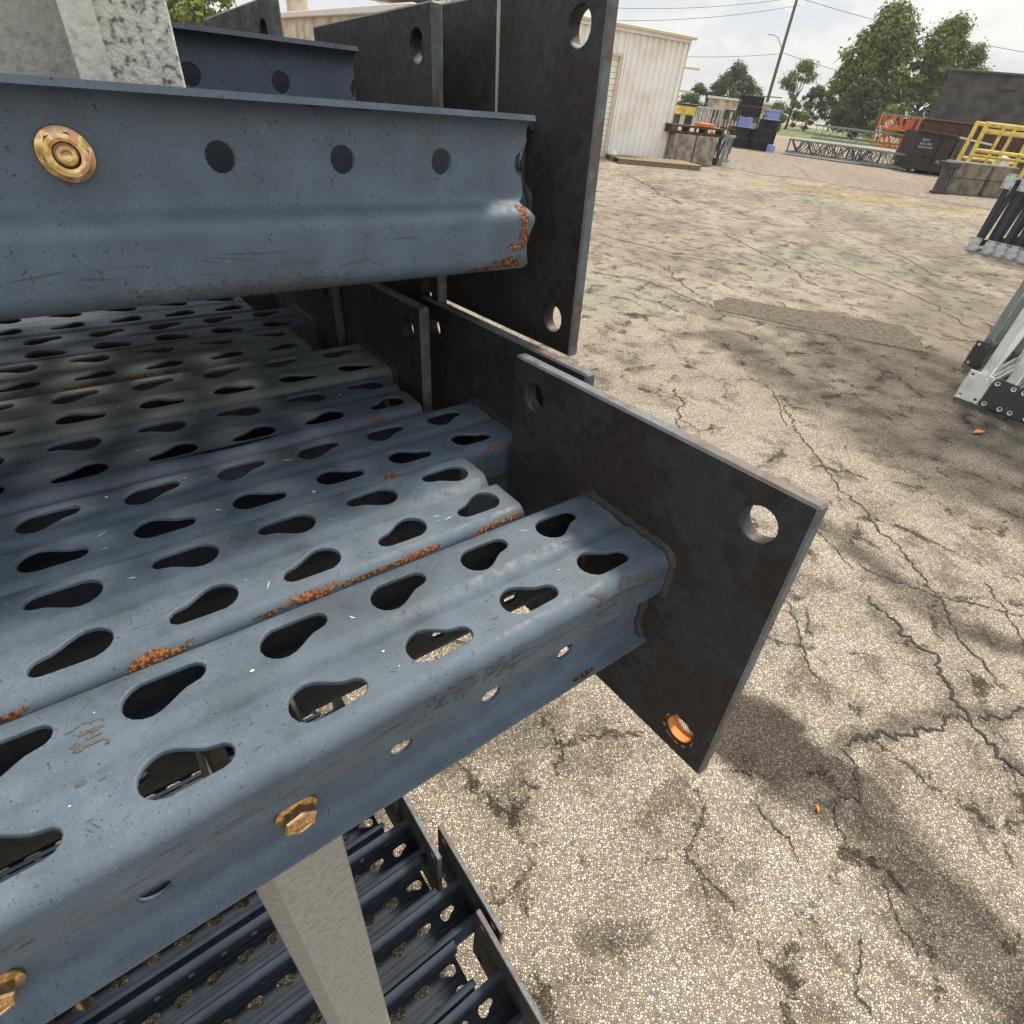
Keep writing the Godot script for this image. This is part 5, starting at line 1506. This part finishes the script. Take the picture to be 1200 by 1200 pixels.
	tree("broad tree right of the tallest one, above the grey building", Vector3(42.0, 0, -84), 11.3, 8.0, M.leaf_green, 6, 140, 1.6)
	tree("thin outer tree at the right end of the tall clump", Vector3(45.0, 0, -83), 9.6, 5.5, M.leaf_green, 7, 60, 2.0)
	tree("dark understorey tree at the foot of the tall clump", Vector3(34.8, 0, -82), 5.6, 6.2, M.leaf_dark, 8, 70, 0.6)
	tree("light shrubby tree low in front of the tall clump", Vector3(36.0, 0, -78), 3.4, 3.6, M.leaf_light, 9, 20, 0.5)
	tree("yellow-green tree above the board stack on the far left", Vector3(-24.5, 0, -46), 6.3, 7.6, M.leaf_light, 10, 56, 1.8)
	tree("distant low tree behind the warehouse corner", Vector3(20.8, 0, -108), 3.9, 6.5, M.leaf_dark, 12, 24, 1.0)


func make_sky() -> Sky:
	var w := 1024; var h := 512
	var f := fnl(91, 1.5, FastNoiseLite.TYPE_SIMPLEX_SMOOTH, 5)
	f.domain_warp_enabled = true; f.domain_warp_amplitude = 0.5; f.domain_warp_frequency = 1.2
	var g := fnl(92, 0.8, FastNoiseLite.TYPE_SIMPLEX_SMOOTH, 3)
	var im := Image.create(w, h, false, Image.FORMAT_RGBF)
	for j in h:
		var el := PI * (0.5 - (j + 0.5) / h)
		for i in w:
			var az := TAU * (i + 0.5) / w
			var d := Vector3(cos(el) * sin(az), sin(el), cos(el) * cos(az))
			var c := Color(0.30, 0.28, 0.25)
			if d.y > -0.01:
				var y := maxf(d.y, 0.0)
				var q := Vector3(d.x, 0, d.z) / (y + 0.22)
				var n := f.get_noise_3d(q.x, y * 3.0, q.z) * 0.5 + 0.5
				var m := g.get_noise_3d(q.x + 9.0, 0.0, q.z) * 0.5 + 0.5
				var blue := Color(0.52, 0.63, 0.76).lerp(Color(0.74, 0.77, 0.79), exp(-y * 7.0))
				var cloud := Color(0.60, 0.65, 0.71).lerp(Color(0.92, 0.91, 0.885), smoothstep(0.3, 0.72, n))
				var warm := Color(0.90, 0.865, 0.80)
				c = blue.lerp(cloud, smoothstep(0.34, 0.6, m * 0.5 + n * 0.55))
				c = c.lerp(warm, 0.6 * exp(-y * 9.0)) * (1.0 + 0.9 * y)     # an overcast sky is brightest overhead
			im.set_pixel(i, j, c)
	var pm := PanoramaSkyMaterial.new()
	pm.panorama = ImageTexture.create_from_image(im)
	var sky := Sky.new(); sky.sky_material = pm
	return sky


func _ready() -> void:
	# camera: a very wide lens held over the end of the stack, tilted down and rolled a little
	var cam := Camera3D.new(); cam.name = "camera"
	add_child(cam)
	cam.fov = rad_to_deg(2.0 * atan(600.0 / 640.0))
	cam.near = 0.02; cam.far = 1500.0
	cam.transform = Transform3D(Basis(Vector3.RIGHT, deg_to_rad(-38.0)) * Basis(Vector3.BACK, deg_to_rad(7.0)), Vector3(0, 1.45, 0))
	cam.current = true
	var we := WorldEnvironment.new(); we.name = "world_environment"
	var e := Environment.new()
	e.background_mode = Environment.BG_SKY
	e.sky = make_sky()
	e.tonemap_mode = Environment.TONE_MAPPER_LINEAR
	e.tonemap_exposure = 1.2
	e.background_energy_multiplier = 0.84
	e.sdfgi_enabled = true; e.ssao_enabled = true; e.ssil_enabled = true
	e.fog_enabled = true; e.fog_density = 0.0005; e.fog_light_color = Color(0.86, 0.87, 0.87)
	we.environment = e
	add_child(we)
	var sun := DirectionalLight3D.new(); sun.name = "sun"
	sun.light_energy = 1.45
	sun.light_color = Color(1.0, 0.95, 0.875)
	sun.light_angular_distance = 10.0
	sun.shadow_enabled = true
	add_child(sun)
	var to_sun := Vector3(0.58 * cos(deg_to_rad(56)), sin(deg_to_rad(56)), -0.81 * cos(deg_to_rad(56))).normalized()
	sun.look_at_from_position(to_sun * 20.0, Vector3.ZERO, Vector3.UP)
	# the axes of the stack of frames
	S = Transform3D(Basis(Vector3(0.7581, 0.0042, -0.6521), Vector3(-0.0487, 0.9976, -0.0501), Vector3(0.6503, 0.0697, 0.7565)).orthonormalized(), Vector3(0.0276, 1.2514, -0.2488))
	make_textures_and_materials()
	build_ground()
	build_yard()
	build_stack()
